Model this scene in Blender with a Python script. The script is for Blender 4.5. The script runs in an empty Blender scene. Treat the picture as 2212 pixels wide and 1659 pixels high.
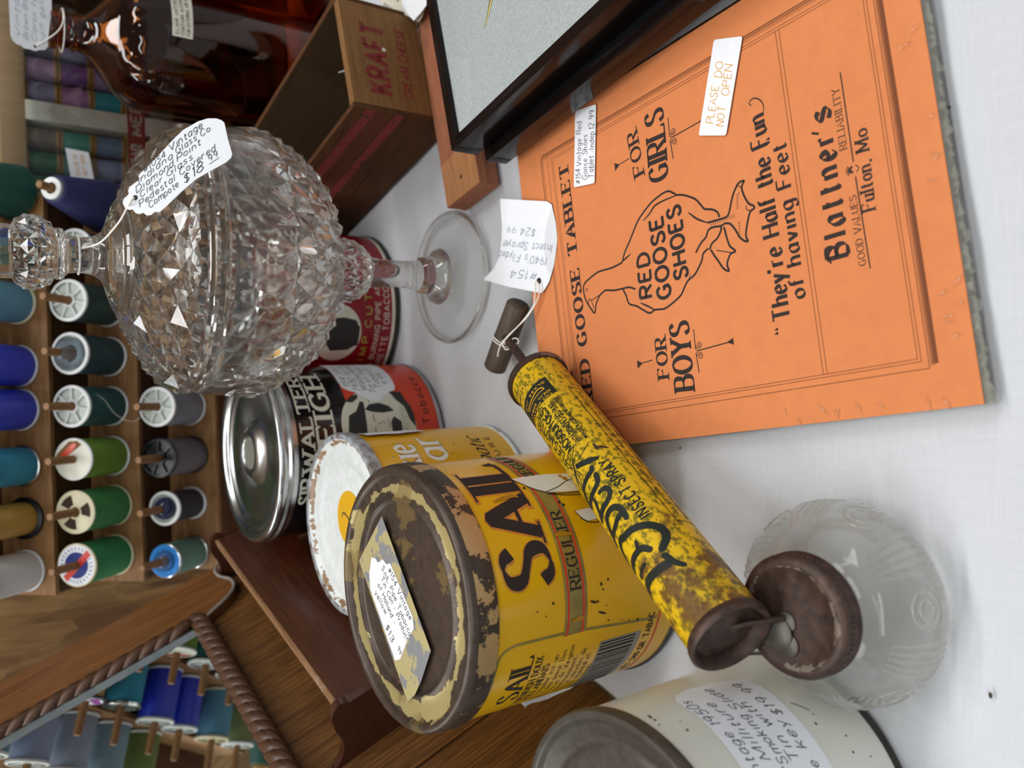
import bpy, bmesh, math, random
from mathutils import Vector, Matrix, geometry
R = math.radians
PI = math.pi
S = 0.001                                   # everything below is written in millimetres
C = bpy.context.scene.collection
scn = bpy.context.scene
random.seed(7)

# ------------------------------------------------------------------ camera
F_PX, PITCH, ROLL, CAM_H = 1759.4, R(36.273), R(-1.858), 310.0
fw = Vector((0, math.cos(PITCH), -math.sin(PITCH)))
up0 = Vector((0, math.sin(PITCH), math.cos(PITCH)))
rt0 = Vector((1, 0, 0))
A_ = rt0 * math.cos(ROLL) + up0 * math.sin(ROLL)      # towards the top edge of the (sideways) picture
B_ = -rt0 * math.sin(ROLL) + up0 * math.cos(ROLL)     # towards its left edge
cam_d = bpy.data.cameras.new('camera')
cam = bpy.data.objects.new('camera', cam_d)
C.objects.link(cam)
mx = Matrix((-B_, A_, -fw)).transposed().to_4x4()
mx.translation = Vector((0, 0, CAM_H * S))
cam.matrix_world = mx
cam_d.sensor_fit = 'HORIZONTAL'
cam_d.sensor_width = 36.0
cam_d.lens = 36.0 * F_PX / 2212.0
cam_d.clip_start = 0.01
cam_d.clip_end = 50
cam_d.dof.use_dof = True
cam_d.dof.focus_distance = 0.40
cam_d.dof.aperture_fstop = 9.0
scn.camera = cam

# ------------------------------------------------------------------ world, lamps, exposure
w = bpy.data.worlds.new('world')
scn.world = w
w.use_nodes = True
w.node_tree.nodes['Background'].inputs[0].default_value = (0.86, 0.93, 1.0, 1)
w.node_tree.nodes['Background'].inputs[1].default_value = 0.46
CEIL = 1750.0
LAMPS = [(-420, 420, 1300, 160, 11.0), (560, 640, 1300, 160, 11.0), (-1500, 300, 1300, 160, 15.0), (-300, -1000, 1300, 160, 14.0), (1500, -200, 1300, 160, 15.0)]
def area_lamp(x, y, sx, sy, power):
    d = bpy.data.lights.new('ceiling_lamp_light', 'AREA')
    d.shape = 'RECTANGLE'
    d.size = sx * S
    d.size_y = sy * S
    d.energy = power
    d.color = (0.97, 0.985, 1.0)
    o = bpy.data.objects.new('ceiling_lamp_light', d)
    C.objects.link(o)
    o.location = (x * S, y * S, (CEIL - 62) * S)
    return o
scn.view_settings.view_transform = 'Standard'
scn.view_settings.look = 'None'
scn.view_settings.exposure = -0.08
scn.view_settings.gamma = 1.0
scn.view_settings.use_curve_mapping = False
cy = scn.cycles
cy.max_bounces = 16
cy.transmission_bounces = 16
cy.transparent_max_bounces = 24
cy.glossy_bounces = 6
cy.diffuse_bounces = 4
cy.caustics_reflective = False
cy.caustics_refractive = True
cy.sample_clamp_indirect = 6.0
cy.blur_glossy = 0.3

# ------------------------------------------------------------------ materials
def lin(h):
    h = h.lstrip('#')
    v = [int(h[i:i + 2], 16) / 255 for i in (0, 2, 4)]
    return tuple((c / 12.92 if c <= .04045 else ((c + .055) / 1.055) ** 2.4) for c in v) + (1,)
MATS = {}
def new_mat(name):
    m = bpy.data.materials.new(name)
    m.use_nodes = True
    nt = m.node_tree
    return m, nt, nt.nodes['Principled BSDF']
def mat(name, col, rough=.5, metal=0., spec=.5, var=0., vs=60., bump=0., bs=400., col2=None, coat=0., trans=0., ior=1.45, alpha=1., stretch=(1, 1, 1), detail=4):
    """plain procedural material: colour broken up by noise, optional fine bump"""
    if name in MATS:
        return MATS[name]
    m, nt, b = new_mat(name)
    c = lin(col)
    b.inputs['Base Color'].default_value = c
    b.inputs['Roughness'].default_value = rough
    b.inputs['Metallic'].default_value = metal
    b.inputs['Specular IOR Level'].default_value = spec
    b.inputs['Coat Weight'].default_value = coat
    b.inputs['Transmission Weight'].default_value = trans
    b.inputs['IOR'].default_value = ior
    b.inputs['Alpha'].default_value = alpha
    tc = nt.nodes.new('ShaderNodeTexCoord')
    mp = nt.nodes.new('ShaderNodeMapping')
    mp.inputs['Scale'].default_value = stretch
    nt.links.new(tc.outputs['Object'], mp.inputs[0])
    if var > 0 or col2:
        n = nt.nodes.new('ShaderNodeTexNoise')
        n.inputs['Scale'].default_value = vs
        n.inputs['Detail'].default_value = detail
        nt.links.new(mp.outputs[0], n.inputs['Vector'])
        r = nt.nodes.new('ShaderNodeValToRGB')
        c2 = lin(col2) if col2 else tuple(x * (1 - var) for x in c[:3]) + (1,)
        r.color_ramp.elements[0].color = c2
        r.color_ramp.elements[0].position = .32
        r.color_ramp.elements[1].color = c
        r.color_ramp.elements[1].position = .62
        nt.links.new(n.outputs['Fac'], r.inputs[0])
        nt.links.new(r.outputs[0], b.inputs['Base Color'])
    if bump > 0:
        n2 = nt.nodes.new('ShaderNodeTexNoise')
        n2.inputs['Scale'].default_value = bs
        n2.inputs['Detail'].default_value = 3
        nt.links.new(mp.outputs[0], n2.inputs['Vector'])
        bp = nt.nodes.new('ShaderNodeBump')
        bp.inputs['Strength'].default_value = bump
        bp.inputs['Distance'].default_value = .0006
        nt.links.new(n2.outputs['Fac'], bp.inputs['Height'])
        nt.links.new(bp.outputs[0], b.inputs['Normal'])
    MATS[name] = m
    return m

class NT:
    """tiny node-graph helper"""
    def __init__(s, name):
        s.m, s.nt, s.b = new_mat(name)
        s.tc = s.nt.nodes.new('ShaderNodeTexCoord')
    def n(s, t, **kw):
        nd = s.nt.nodes.new('ShaderNode' + t)
        for k, v in kw.items():
            setattr(nd, k, v)
        return nd
    def l(s, a, b):
        s.nt.links.new(a, b)
    def coord(s, scale=(1, 1, 1), rot=(0, 0, 0)):
        mp = s.n('Mapping')
        mp.inputs['Scale'].default_value = scale
        mp.inputs['Rotation'].default_value = rot
        s.l(s.tc.outputs['Object'], mp.inputs[0])
        return mp.outputs[0]
    def noise(s, scale, detail=4, vec=None, rough=.5, dist=0.):
        nd = s.n('TexNoise')
        nd.inputs['Scale'].default_value = scale
        nd.inputs['Detail'].default_value = detail
        nd.inputs['Roughness'].default_value = rough
        nd.inputs['Distortion'].default_value = dist
        s.l(vec if vec is not None else s.tc.outputs['Object'], nd.inputs['Vector'])
        return nd.outputs['Fac']
    def ramp(s, fac, stops, interp='LINEAR'):
        r = s.n('ValToRGB')
        r.color_ramp.interpolation = interp
        e = r.color_ramp.elements
        while len(e) < len(stops):
            e.new(.5)
        for k, (p, c) in enumerate(stops):
            e[k].position = p
            e[k].color = lin(c) if isinstance(c, str) else (c, c, c, 1)
        s.l(fac, r.inputs[0])
        return r.outputs[0]
    def math(s, op, a, b=None):
        nd = s.n('Math', operation=op)
        for k, v in enumerate((a, b)):
            if v is None:
                continue
            if isinstance(v, (int, float)):
                nd.inputs[k].default_value = v
            else:
                s.l(v, nd.inputs[k])
        return nd.outputs[0]
    def mix(s, fac, a, b):
        nd = s.n('MixRGB')
        for k, v in ((0, fac), (1, a), (2, b)):
            if isinstance(v, (int, float)):
                nd.inputs[k].default_value = v
            elif isinstance(v, str):
                nd.inputs[k].default_value = lin(v)
            else:
                s.l(v, nd.inputs[k])
        return nd.outputs[0]
    def sep(s, out=None):
        nd = s.n('SeparateXYZ')
        s.l(out if out is not None else s.tc.outputs['Object'], nd.inputs[0])
        return nd.outputs
    def radius(s):
        x, y, z = s.sep()
        nd = s.math('ADD', s.math('MULTIPLY', x, x), s.math('MULTIPLY', y, y))
        return s.math('MULTIPLY', s.math('SQRT', nd), 1000.)
    def bump(s, h, strength=.3, dist=.0006):
        bp = s.n('Bump')
        bp.inputs['Strength'].default_value = strength
        bp.inputs['Distance'].default_value = dist
        s.l(h, bp.inputs['Height'])
        s.l(bp.outputs[0], s.b.inputs['Normal'])
    def set(s, **kw):
        for k, v in kw.items():
            i = s.b.inputs[k.replace('_', ' ')]
            if isinstance(v, str):
                i.default_value = lin(v)
            elif isinstance(v, (int, float)):
                i.default_value = v
            else:
                s.l(v, i)
        return s
    def done(s):
        MATS[s.m.name] = s.m
        return s.m

def wood(name, light, dark, axis=0, scale=1., rough=.5, spec=.4, coat=0., wear=None):
    """grain runs along the given object axis"""
    g = NT(name)
    sc = [55 * scale] * 3
    sc[axis] = 4 * scale
    v = g.coord(tuple(sc))
    f1 = g.noise(3.2, 8, v, .62, .6)
    sc2 = [420 * scale] * 3
    sc2[axis] = 14 * scale
    f2 = g.noise(2.0, 3, g.coord(tuple(sc2)))
    col = g.ramp(f1, [(.3, dark), (.52, light), (.75, dark)])
    col = g.mix(g.ramp(f2, [(.40, .55), (.58, 0.)]), col, dark)
    if wear:
        fw_ = g.noise(26, 6, None, .7)
        col = g.mix(g.ramp(fw_, [(.60, 0.), (.72, .8)]), col, wear)
    g.set(Base_Color=col, Roughness=rough, Specular_IOR_Level=spec, Coat_Weight=coat, Coat_Roughness=.2)
    g.bump(f2, .18, .0004)
    return g.done()

M = lambda k: MATS[k]
mat('cloth_hem', '#d8d8da', .9)
mat('white_card', '#eceef2', .75, var=.03, vs=300)
mat('ink_pen', '#33343c', .6)
mat('ink_pencil', '#8d93a8', .7)
mat('ink_yellow', '#d9a23a', .6)
mat('string', '#eeeae0', .9, bump=.6, bs=1500)
mat('print_black', '#2b2220', .75)
mat('print_brown', '#7a4324', .8)
mat('print_navy', '#1d2622', .45, var=.3, vs=500)
mat('page_edge', '#b9b08d', .9, var=.25, vs=500, stretch=(1, 1, 12))
mat('white_plastic', '#e6e8e4', .35, var=.03, vs=200)
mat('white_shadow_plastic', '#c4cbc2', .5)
mat('cream_plastic', '#e2d8b4', .4)
mat('black_plastic', '#141416', .35)
mat('clear_dome', '#b8c8d8', .08, trans=.9)
mat('navy_dome', '#40486a', .08, trans=.55)
mat('silver', '#c9c9c6', .18, metal=1)
mat('tin_metal', '#b9bbbb', .24, metal=1, var=.2, vs=120)
mat('dark_metal', '#4a4844', .42, metal=.8, var=.3, vs=150)
mat('black_lacquer', '#140d0c', .16, spec=.32, var=.4, vs=30)
mat('black_picture', '#15171a', .12, spec=.5)
mat('frame_edge', '#2c1a16', .3, var=.3, vs=80)
mat('tin_black', '#101014', .16, spec=.6, var=.4, vs=60)
mat('tin_red', '#d8401f', .28, spec=.5, var=.12, vs=60)
mat('tin_crimson', '#8e0f1d', .3, spec=.5, var=.15, vs=60)
mat('tin_cream', '#e2dfcc', .4, var=.1, vs=120)
mat('pale_print', '#dcdcca', .4)
mat('gold_print', '#a3a14a', .4)
mat('gold_foil', '#d89a4c', .25, metal=.5, var=.25, vs=90)
mat('olive_foil', '#a8985a', .3, metal=.5, var=.3, vs=90)
mat('red_print', '#d43a26', .4)
mat('sail_white', '#e6e4da', .4)
mat('grey_engraving', '#77776c', .45)
mat('dark_engraving', '#2a2c2a', .45)
mat('stain', '#b07c18', .35)
mat('rust_fleck', '#3a2a1c', .8)
mat('kraft_red', '#84242a', .9, vs=260, col2='#7a4030')
mat('peg_wood', '#8a6238', .55, var=.2, vs=90)
mat('spool_wood', '#b0894e', .6, var=.2, vs=90)
mat('floor_vinyl', '#7c7468', .5, var=.1, vs=6)
mat('ceiling_tile', '#dcdcd6', .9, var=.05, vs=40)
mat('lamp_body', '#d8d8d4', .5)
mat('worn_wood', '#8f867c', .6, var=.3, vs=120)
mat('rim_grey', '#b4b9c0', .35, metal=.3, col2='#6e5a48', vs=160, detail=7)
mat('grey_bar', '#8e8b84', .5)
mat('felt_red', '#a8433c', .8, var=.15, vs=120)

def glass(name, col='#ffffff', rough=0., ior=1.5):
    g = NT(name)
    g.set(Base_Color=col, Roughness=rough, Transmission_Weight=1., IOR=ior, Specular_IOR_Level=.5)
    return g.done()
glass('amber_glass', '#b86a2c', .02, 1.48)
glass('pane_glass', '#f4f8f6', .0, 1.45)
def film(name, tint, strength, rough, bs, bstr):
    """thin plastic film: see-through with a Fresnel sheen"""
    m = bpy.data.materials.new(name)
    m.use_nodes = True
    nt = m.node_tree
    nt.nodes.clear()
    out = nt.nodes.new('ShaderNodeOutputMaterial')
    tr = nt.nodes.new('ShaderNodeBsdfTransparent')
    tr.inputs[0].default_value = tint
    gl = nt.nodes.new('ShaderNodeBsdfGlossy')
    gl.inputs['Roughness'].default_value = rough
    fr = nt.nodes.new('ShaderNodeFresnel')
    fr.inputs[0].default_value = strength
    tc = nt.nodes.new('ShaderNodeTexCoord')
    nz = nt.nodes.new('ShaderNodeTexNoise')
    nz.inputs['Scale'].default_value = bs
    nz.inputs['Detail'].default_value = 3
    nt.links.new(tc.outputs['Object'], nz.inputs['Vector'])
    bp = nt.nodes.new('ShaderNodeBump')
    bp.inputs['Strength'].default_value = bstr
    bp.inputs['Distance'].default_value = .002
    nt.links.new(nz.outputs['Fac'], bp.inputs['Height'])
    nt.links.new(bp.outputs[0], gl.inputs['Normal'])
    nt.links.new(bp.outputs[0], fr.inputs['Normal'])
    mx_ = nt.nodes.new('ShaderNodeMixShader')
    nt.links.new(fr.outputs[0], mx_.inputs[0])
    nt.links.new(tr.outputs[0], mx_.inputs[1])
    nt.links.new(gl.outputs[0], mx_.inputs[2])
    nt.links.new(mx_.outputs[0], out.inputs[0])
    MATS[name] = m
film('shrink_film', (.99, .985, .98, 1), 1.33, .12, 14, .35)
film('frame_glass', (.97, .98, .98, 1), 1.45, .02, 3, .02)
film('pane_film', (.93, .95, .95, 1), 1.45, .02, 5, .05)
film('tape_film_old', (.80, .84, .88, 1), 1.6, .22, 60, .4)
mat('film_flap', '#8f8b82', .3, alpha=.8, var=.15, vs=90)
mat('film_edge', '#dcd8c8', .15, var=.25, vs=300, alpha=.38)
def mixed_glass(name, col, share, rough=0., ior=1.5, haze=0.):
    """pressed glass: refracting body mixed with straight-through light (thin walls)"""
    m = bpy.data.materials.new(name)
    m.use_nodes = True
    nt = m.node_tree
    b = nt.nodes['Principled BSDF']
    b.inputs['Base Color'].default_value = lin(col)
    b.inputs['Roughness'].default_value = rough
    b.inputs['Transmission Weight'].default_value = 1.
    b.inputs['IOR'].default_value = ior
    tr = nt.nodes.new('ShaderNodeBsdfTransparent')
    tr.inputs[0].default_value = (.99, .99, .985, 1)
    mx_ = nt.nodes.new('ShaderNodeMixShader')
    mx_.inputs[0].default_value = share
    nt.links.new(b.outputs[0], mx_.inputs[1])
    nt.links.new(tr.outputs[0], mx_.inputs[2])
    last = mx_
    if haze > 0:
        df = nt.nodes.new('ShaderNodeBsdfDiffuse')
        df.inputs[0].default_value = lin('#d8d8d0')
        m2 = nt.nodes.new('ShaderNodeMixShader')
        m2.inputs[0].default_value = haze
        nt.links.new(mx_.outputs[0], m2.inputs[1])
        nt.links.new(df.outputs[0], m2.inputs[2])
        last = m2
    nt.links.new(last.outputs[0], nt.nodes['Material Output'].inputs[0])
    MATS[name] = m
g = NT('tape_film')
fz = g.noise(85, 7, None, .62)
g.set(Base_Color=g.mix(g.ramp(fz, [(.50, 0.), (.515, 1.)]), '#8b8c8e', '#b9ad7c'), Roughness=.22, Alpha=.95)
g.done()
mixed_glass('crystal', '#fefffd', .12, 0., 1.48)
mixed_glass('crystal_foot', '#fbfcfa', .86)
mixed_glass('jar_glass', '#fdfdf8', .80, .0, 1.5, .03)
mixed_glass('jar_relief', '#fdfdf8', .35, .0, 1.5, .02)

# white cotton with a visible weave
g = NT('white_cotton')
wv = g.n('TexWave', wave_type='BANDS', bands_direction='X')
wv.inputs['Scale'].default_value = 420
wv2 = g.n('TexWave', wave_type='BANDS', bands_direction='Y')
wv2.inputs['Scale'].default_value = 420
for q in (wv, wv2):
    q.inputs['Distortion'].default_value = 1.2
    g.l(g.tc.outputs['Object'], q.inputs[0])
fine = g.math('ADD', wv.outputs['Fac'], wv2.outputs['Fac'])
slub = g.noise(60, 4, g.coord((12, 1, 1)))
slub2 = g.noise(60, 4, g.coord((1, 12, 1)))
tone = g.math('ADD', g.math('MULTIPLY', slub, .5), g.math('MULTIPLY', slub2, .5))
col = g.ramp(tone, [(.3, '#c6c8cc'), (.7, '#ced0d3')])
g.set(Base_Color=col, Roughness=.95, Specular_IOR_Level=.15)
g.bump(g.math('ADD', fine, g.math('MULTIPLY', tone, 2.)), .25, .0003)
g.done()
# orange paper
g = NT('orange_paper')
f = g.noise(160, 5)
f2 = g.noise(9, 3)
col = g.mix(g.ramp(f2, [(.3, 0.), (.7, 1.)]), '#e48a54', '#e8905a')
col = g.mix(g.ramp(f, [(.35, .25), (.6, 0.)]), col, '#d2804a')
g.set(Base_Color=col, Roughness=.8, Specular_IOR_Level=.25)
g.done()
# rusty brown tin lid with remains of cream paint
def lid_mat(name, base, base2, paint, bands, thr, scale=28, metal=.35, rough=.4, mid=None):
    g = NT(name)
    r = g.radius()
    f = g.noise(scale, 7, None, .65)
    b0 = g.mix(g.ramp(g.noise(220, 5), [(.35, 0.), (.65, 1.)]), base, base2)
    mask = None
    for (c0, wd) in bands:
        d = g.math('ABSOLUTE', g.math('SUBTRACT', r, c0))
        k = g.math('SUBTRACT', 1., g.math('DIVIDE', d, wd))
        k = g.math('MAXIMUM', k, 0.)
        mask = k if mask is None else g.math('MAXIMUM', mask, k)
    v = g.math('ADD', g.math('MULTIPLY', mask, .30), f)
    col = g.mix(g.ramp(v, [(thr, 0.), (thr + .015, 1.)]), b0, paint)
    col = g.mix(g.ramp(g.noise(scale * .9, 6, g.coord((1, 1, 1), (0, 0, 2.)), .6), [(.60, 0.), (.615, .55)]), col, mid) if mid else col
    g.set(Base_Color=col, Roughness=rough, Metallic=metal, Specular_IOR_Level=.5)
    g.bump(f, .15, .0006)
    return g.done()
lid_mat('lid_rust', '#50433a', '#44382f', '#b3a470', [(51.5, 8.5)], .69, 30, .35, .4, '#8a7444')
lid_mat('lid_skirt', '#463c34', '#3a312a', '#b99a6a', [(62.8, 6)], .80, 55)
lid_mat('lid_white', '#e2e6e4', '#d6dbd8', '#8a6c4c', [(49.5, 5), (54.5, 1.6)], .76, 150, 0., .35)
lid_mat('lid_grey', '#55514a', '#4b463f', '#a29b86', [(33, 7)], .77, 50, .4, .4)
lid_mat('rust_cap', '#4c372e', '#34261f', '#75695c', [(19, 3)], .76, 90, .3, .5, '#5c463a')
# painted tins
def painted(name, col, col2, fleck, thr=.72, fs=110, rough=.22, spec=.5):
    g = NT(name)
    f = g.noise(10, 3)
    c = g.mix(g.ramp(f, [(.3, 0.), (.7, 1.)]), col, col2)
    k = g.noise(fs, 3, None, .5)
    c = g.mix(g.ramp(k, [(thr, 0.), (thr + .03, .85)]), c, fleck)
    g.set(Base_Color=c, Roughness=rough, Specular_IOR_Level=spec)
    return g.done()
painted('tin_yellow', '#e3b112', '#dca80f', '#6b5412', .735, 150)
painted('tin_gold_yellow', '#e2ae1e', '#d9a318', '#4b3a14', .71, 120)
painted('tin_ivory', '#dfddcb', '#d9dad0', '#6d5f50', .745, 90)
# speckled sprayer barrel: local Z is the barrel axis
g = NT('barrel_paint')
x, y, z = g.sep()
f = g.noise(470, 4, g.coord((1, 1, .6)), .6)
f2 = g.noise(75, 5, None, .65)
near = g.math('MULTIPLY', g.math('POWER', g.math('MAXIMUM', g.math('DIVIDE', z, .194), 0.), 3.), .20)
c = g.mix(g.ramp(g.noise(30, 3), [(.3, 0.), (.7, 1.)]), '#dcb416', '#d2a818')
c = g.mix(g.ramp(f, [(.50, 0.), (.58, .85)]), c, '#5e5a12')
c = g.mix(g.ramp(g.math('ADD', f2, near), [(.62, 0.), (.72, .9)]), c, '#5a3c22')
g.set(Base_Color=c, Roughness=.42, Specular_IOR_Level=.45)
g.done()
# mirror with lost silvering
g = NT('old_mirror')
k = g.noise(420, 4, None, .7)
k2 = g.noise(18, 3)
v = g.math('ADD', k, g.math('MULTIPLY', k2, .35))
sp = g.ramp(v, [(.90, 0.), (.96, 1.)])
g.set(Base_Color=g.mix(sp, '#e2e6e4', '#6c5c50'), Roughness=g.math('MULTIPLY', sp, .5), Metallic=g.math('SUBTRACT', 1., g.math('MULTIPLY', sp, .8)))
g.done()
# strand board
g = NT('strand_board')
v1 = g.n('TexVoronoi')
v1.inputs['Scale'].default_value = 1.
g.l(g.coord((95, 14, 13), (0, .22, 0)), v1.inputs['Vector'])
v2 = g.n('TexVoronoi')
v2.inputs['Scale'].default_value = 1.
g.l(g.coord((80, 14, 20), (0, -.3, 0)), v2.inputs['Vector'])
hs = g.n('SeparateColor')
g.l(v1.outputs['Color'], hs.inputs[0])
hs2 = g.n('SeparateColor')
g.l(v2.outputs['Color'], hs2.inputs[0])
c = g.mix(g.noise(3, 2), g.ramp(hs.outputs[0], [(0., '#6a4722'), (.5, '#8a6434'), (1., '#b08d58')]), g.ramp(hs2.outputs[1], [(0., '#5c3c1c'), (1., '#9c7442')]))
c = g.mix(g.ramp(g.noise(6, 6, g.coord((70, 10, 6))), [(.35, .35), (.6, 0.)]), c, '#4a2f16')
g.set(Base_Color=c, Roughness=.75)
g.done()
wood('wood_frame', '#7e5028', '#5c3816', 1, 1., .42, .5, .15)
wood('wood_panel', '#7a5228', '#3e2410', 1, 1., .4, .5, .2, None)
wood('wood_pocket', '#4c2816', '#35190c', 0, 1., .35, .5, .25)
wood('wood_pocket_edge', '#a07a56', '#7a5436', 0, 1.4, .7, .3, 0., '#b3a290')
wood('wood_rope', '#5e3c24', '#38210f', 0, 1., .45, .5, .1)
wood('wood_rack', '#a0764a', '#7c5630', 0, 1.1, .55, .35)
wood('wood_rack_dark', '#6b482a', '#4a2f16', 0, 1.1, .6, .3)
wood('wood_crate', '#8a643e', '#74522f', 0, 1.3, .8, .2)
wood('wood_crate_side', '#5e3c22', '#402614', 1, 1.3, .8, .2)
wood('wood_crate_in', '#4a3825', '#3a2b1c', 1, 1.3, .9, .1)  # darker than the outer boards; the crate's inner shade put into the tone
wood('wood_bar', '#b98556', '#9a6440', 0, 1.5, .6, .3)
wood('wood_bar_red', '#a76c4c', '#88503a', 0, 1.5, .65, .3, 0., '#5f4438')
wood('wood_handle', '#5c5044', '#3b322a', 2, 1.6, .6, .3)
wood('wood_cabinet', '#9a8262', '#8a7150', 2, 1., .6, .3)

# ------------------------------------------------------------------ mesh helpers
class MB:
    def __init__(s):
        s.v, s.f = [], []
    def add(s, vs, fs):
        k = len(s.v)
        s.v += [tuple(p) for p in vs]
        s.f += [tuple(i + k for i in q) for q in fs]
        return s
    def box(s, x0, x1, y0, y1, z0, z1, bev=0.):
        b = bev
        if b <= 0:
            vs = [(x, y, z) for z in (z0, z1) for y in (y0, y1) for x in (x0, x1)]
            return s.add(vs, [(0, 2, 3, 1), (4, 5, 7, 6), (0, 1, 5, 4), (2, 6, 7, 3), (0, 4, 6, 2), (1, 3, 7, 5)])
        bm = bmesh.new()
        bmesh.ops.create_cube(bm, size=1)
        for v in bm.verts:
            v.co = Vector(((x0 + x1) / 2 + v.co.x * (x1 - x0), (y0 + y1) / 2 + v.co.y * (y1 - y0), (z0 + z1) / 2 + v.co.z * (z1 - z0)))
        bmesh.ops.bevel(bm, geom=list(bm.edges), offset=b, segments=2, affect='EDGES', profile=.6)
        bm.verts.index_update()
        s.add([tuple(v.co) for v in bm.verts], [tuple(v.index for v in f.verts) for f in bm.faces])
        bm.free()
        return s
    def lathe(s, prof, n=64, cx=0., cy=0., mtx=None):
        """prof = [(r,z)...]; r=0 ends are capped to a point"""
        vs, fs, rows = [], [], []
        for (r, z) in prof:
            if r < 1e-6:
                rows.append([len(vs)])
                vs.append(Vector((cx, cy, z)))
            else:
                rows.append(list(range(len(vs), len(vs) + n)))
                vs += [Vector((cx + r * math.cos(2 * PI * i / n), cy + r * math.sin(2 * PI * i / n), z)) for i in range(n)]
        for a, b in zip(rows, rows[1:]):
            for i in range(n):
                j = (i + 1) % n
                if len(a) == 1 and len(b) == 1:
                    continue
                if len(a) == 1:
                    fs.append((a[0], b[j], b[i]))
                elif len(b) == 1:
                    fs.append((a[i], a[j], b[0]))
                else:
                    fs.append((a[i], a[j], b[j], b[i]))
        if mtx:
            vs = [mtx @ v for v in vs]
        return s.add(vs, fs)
    def tube(s, pts, r, n=10, closed=False, caps=True):
        pts = [Vector(p) for p in pts]
        m = len(pts)
        rad = r if isinstance(r, (list, tuple)) else [r] * m
        vs, fs = [], []
        prev = None
        for i, p in enumerate(pts):
            if closed:
                t = pts[(i + 1) % m] - pts[i - 1]
            else:
                t = pts[min(i + 1, m - 1)] - pts[max(i - 1, 0)]
            t.normalize()
            if prev is None:
                a = t.cross(Vector((0, 0, 1)))
                if a.length < .1:
                    a = t.cross(Vector((1, 0, 0)))
            else:
                a = prev - t * prev.dot(t)
            a.normalize()
            prev = a
            b = t.cross(a)
            vs += [p + (a * math.cos(2 * PI * k / n) + b * math.sin(2 * PI * k / n)) * rad[i] for k in range(n)]
        for i in range(m if closed else m - 1):
            for k in range(n):
                i2 = (i + 1) % m
                fs.append((i * n + k, i * n + (k + 1) % n, i2 * n + (k + 1) % n, i2 * n + k))
        if caps and not closed:
            fs.append(tuple(range(n - 1, -1, -1)))
            fs.append(tuple((m - 1) * n + k for k in range(n)))
        return s.add(vs, fs)
    def prism(s, poly, f0, f1):
        """extrude a 2D outline between two mappings"""
        n = len(poly)
        k = len(s.v)
        s.v += [tuple(f0(*p)) for p in poly] + [tuple(f1(*p)) for p in poly]
        tri = geometry.tessellate_polygon([[Vector((p[0], p[1], 0)) for p in poly]])
        for t in tri:
            s.f.append(tuple(k + i for i in t))
            s.f.append(tuple(k + n + i for i in reversed(t)))
        for i in range(n):
            j = (i + 1) % n
            s.f.append((k + i, k + j, k + n + j, k + n + i))
        return s
    def build(s, name, m, parent=None, smooth=40, loc=None, mtx=None):
        me = bpy.data.meshes.new(name)
        vs = [Vector(v) for v in s.v]
        if mtx is not None:
            vs = [mtx @ v for v in vs]
        me.from_pydata([tuple(v * S) for v in vs], [], s.f)
        me.validate()
        me.update()
        bm = bmesh.new()
        bm.from_mesh(me)
        bmesh.ops.recalc_face_normals(bm, faces=list(bm.faces))
        bm.to_mesh(me)
        bm.free()
        if smooth:
            me.polygons.foreach_set('use_smooth', [True] * len(me.polygons))
            me.set_sharp_from_angle(angle=R(smooth))
        me.materials.append(M(m) if isinstance(m, str) else m)
        o = bpy.data.objects.new(name, me)
        C.objects.link(o)
        if parent:
            o.parent = parent
        if loc:
            o.location = Vector(loc) * S
        return o

def thing(name, label, cat, loc=(0, 0, 0), group=None, mtx=None):
    o = bpy.data.objects.new(name, None)
    o.empty_display_size = .02
    C.objects.link(o)
    if mtx is not None:
        m = mtx.copy()
        m.translation = Vector(loc) * S
        o.matrix_world = m
    else:
        o.location = Vector(loc) * S
    return tag(o, label, cat, group)
def tag(o, label, cat, group=None):
    o['label'] = label
    o['category'] = cat
    if group:
        o['group'] = group
    return o
def struct(o):
    o['kind'] = 'structure'
    return o

def crom(pts, k=6, closed=False):
    """Catmull-Rom through points (2D or 3D)"""
    P = [Vector(p) for p in pts]
    n = len(P)
    out = []
    for i in range(n if closed else n - 1):
        p0 = P[i - 1] if (closed or i > 0) else P[0] * 2 - P[1]
        p1, p2 = P[i], P[(i + 1) % n]
        p3 = P[(i + 2) % n] if (closed or i + 2 < n) else P[-1] * 2 - P[-2]
        for j in range(k):
            t = j / k
            out.append(.5 * ((2 * p1) + (p2 - p0) * t + (2 * p0 - 5 * p1 + 4 * p2 - p3) * t * t + (3 * p1 - p0 - 3 * p2 + p3) * t ** 3))
    if not closed:
        out.append(P[-1])
    return out

def finep(prof, st):
    out = []
    for a, b in zip(prof, prof[1:]):
        n_ = max(1, int(math.hypot(b[0] - a[0], b[1] - a[1]) / st))
        out += [(a[0] + (b[0] - a[0]) * q / n_, a[1] + (b[1] - a[1]) * q / n_) for q in range(n_)]
    return out + [prof[-1]]

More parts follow.
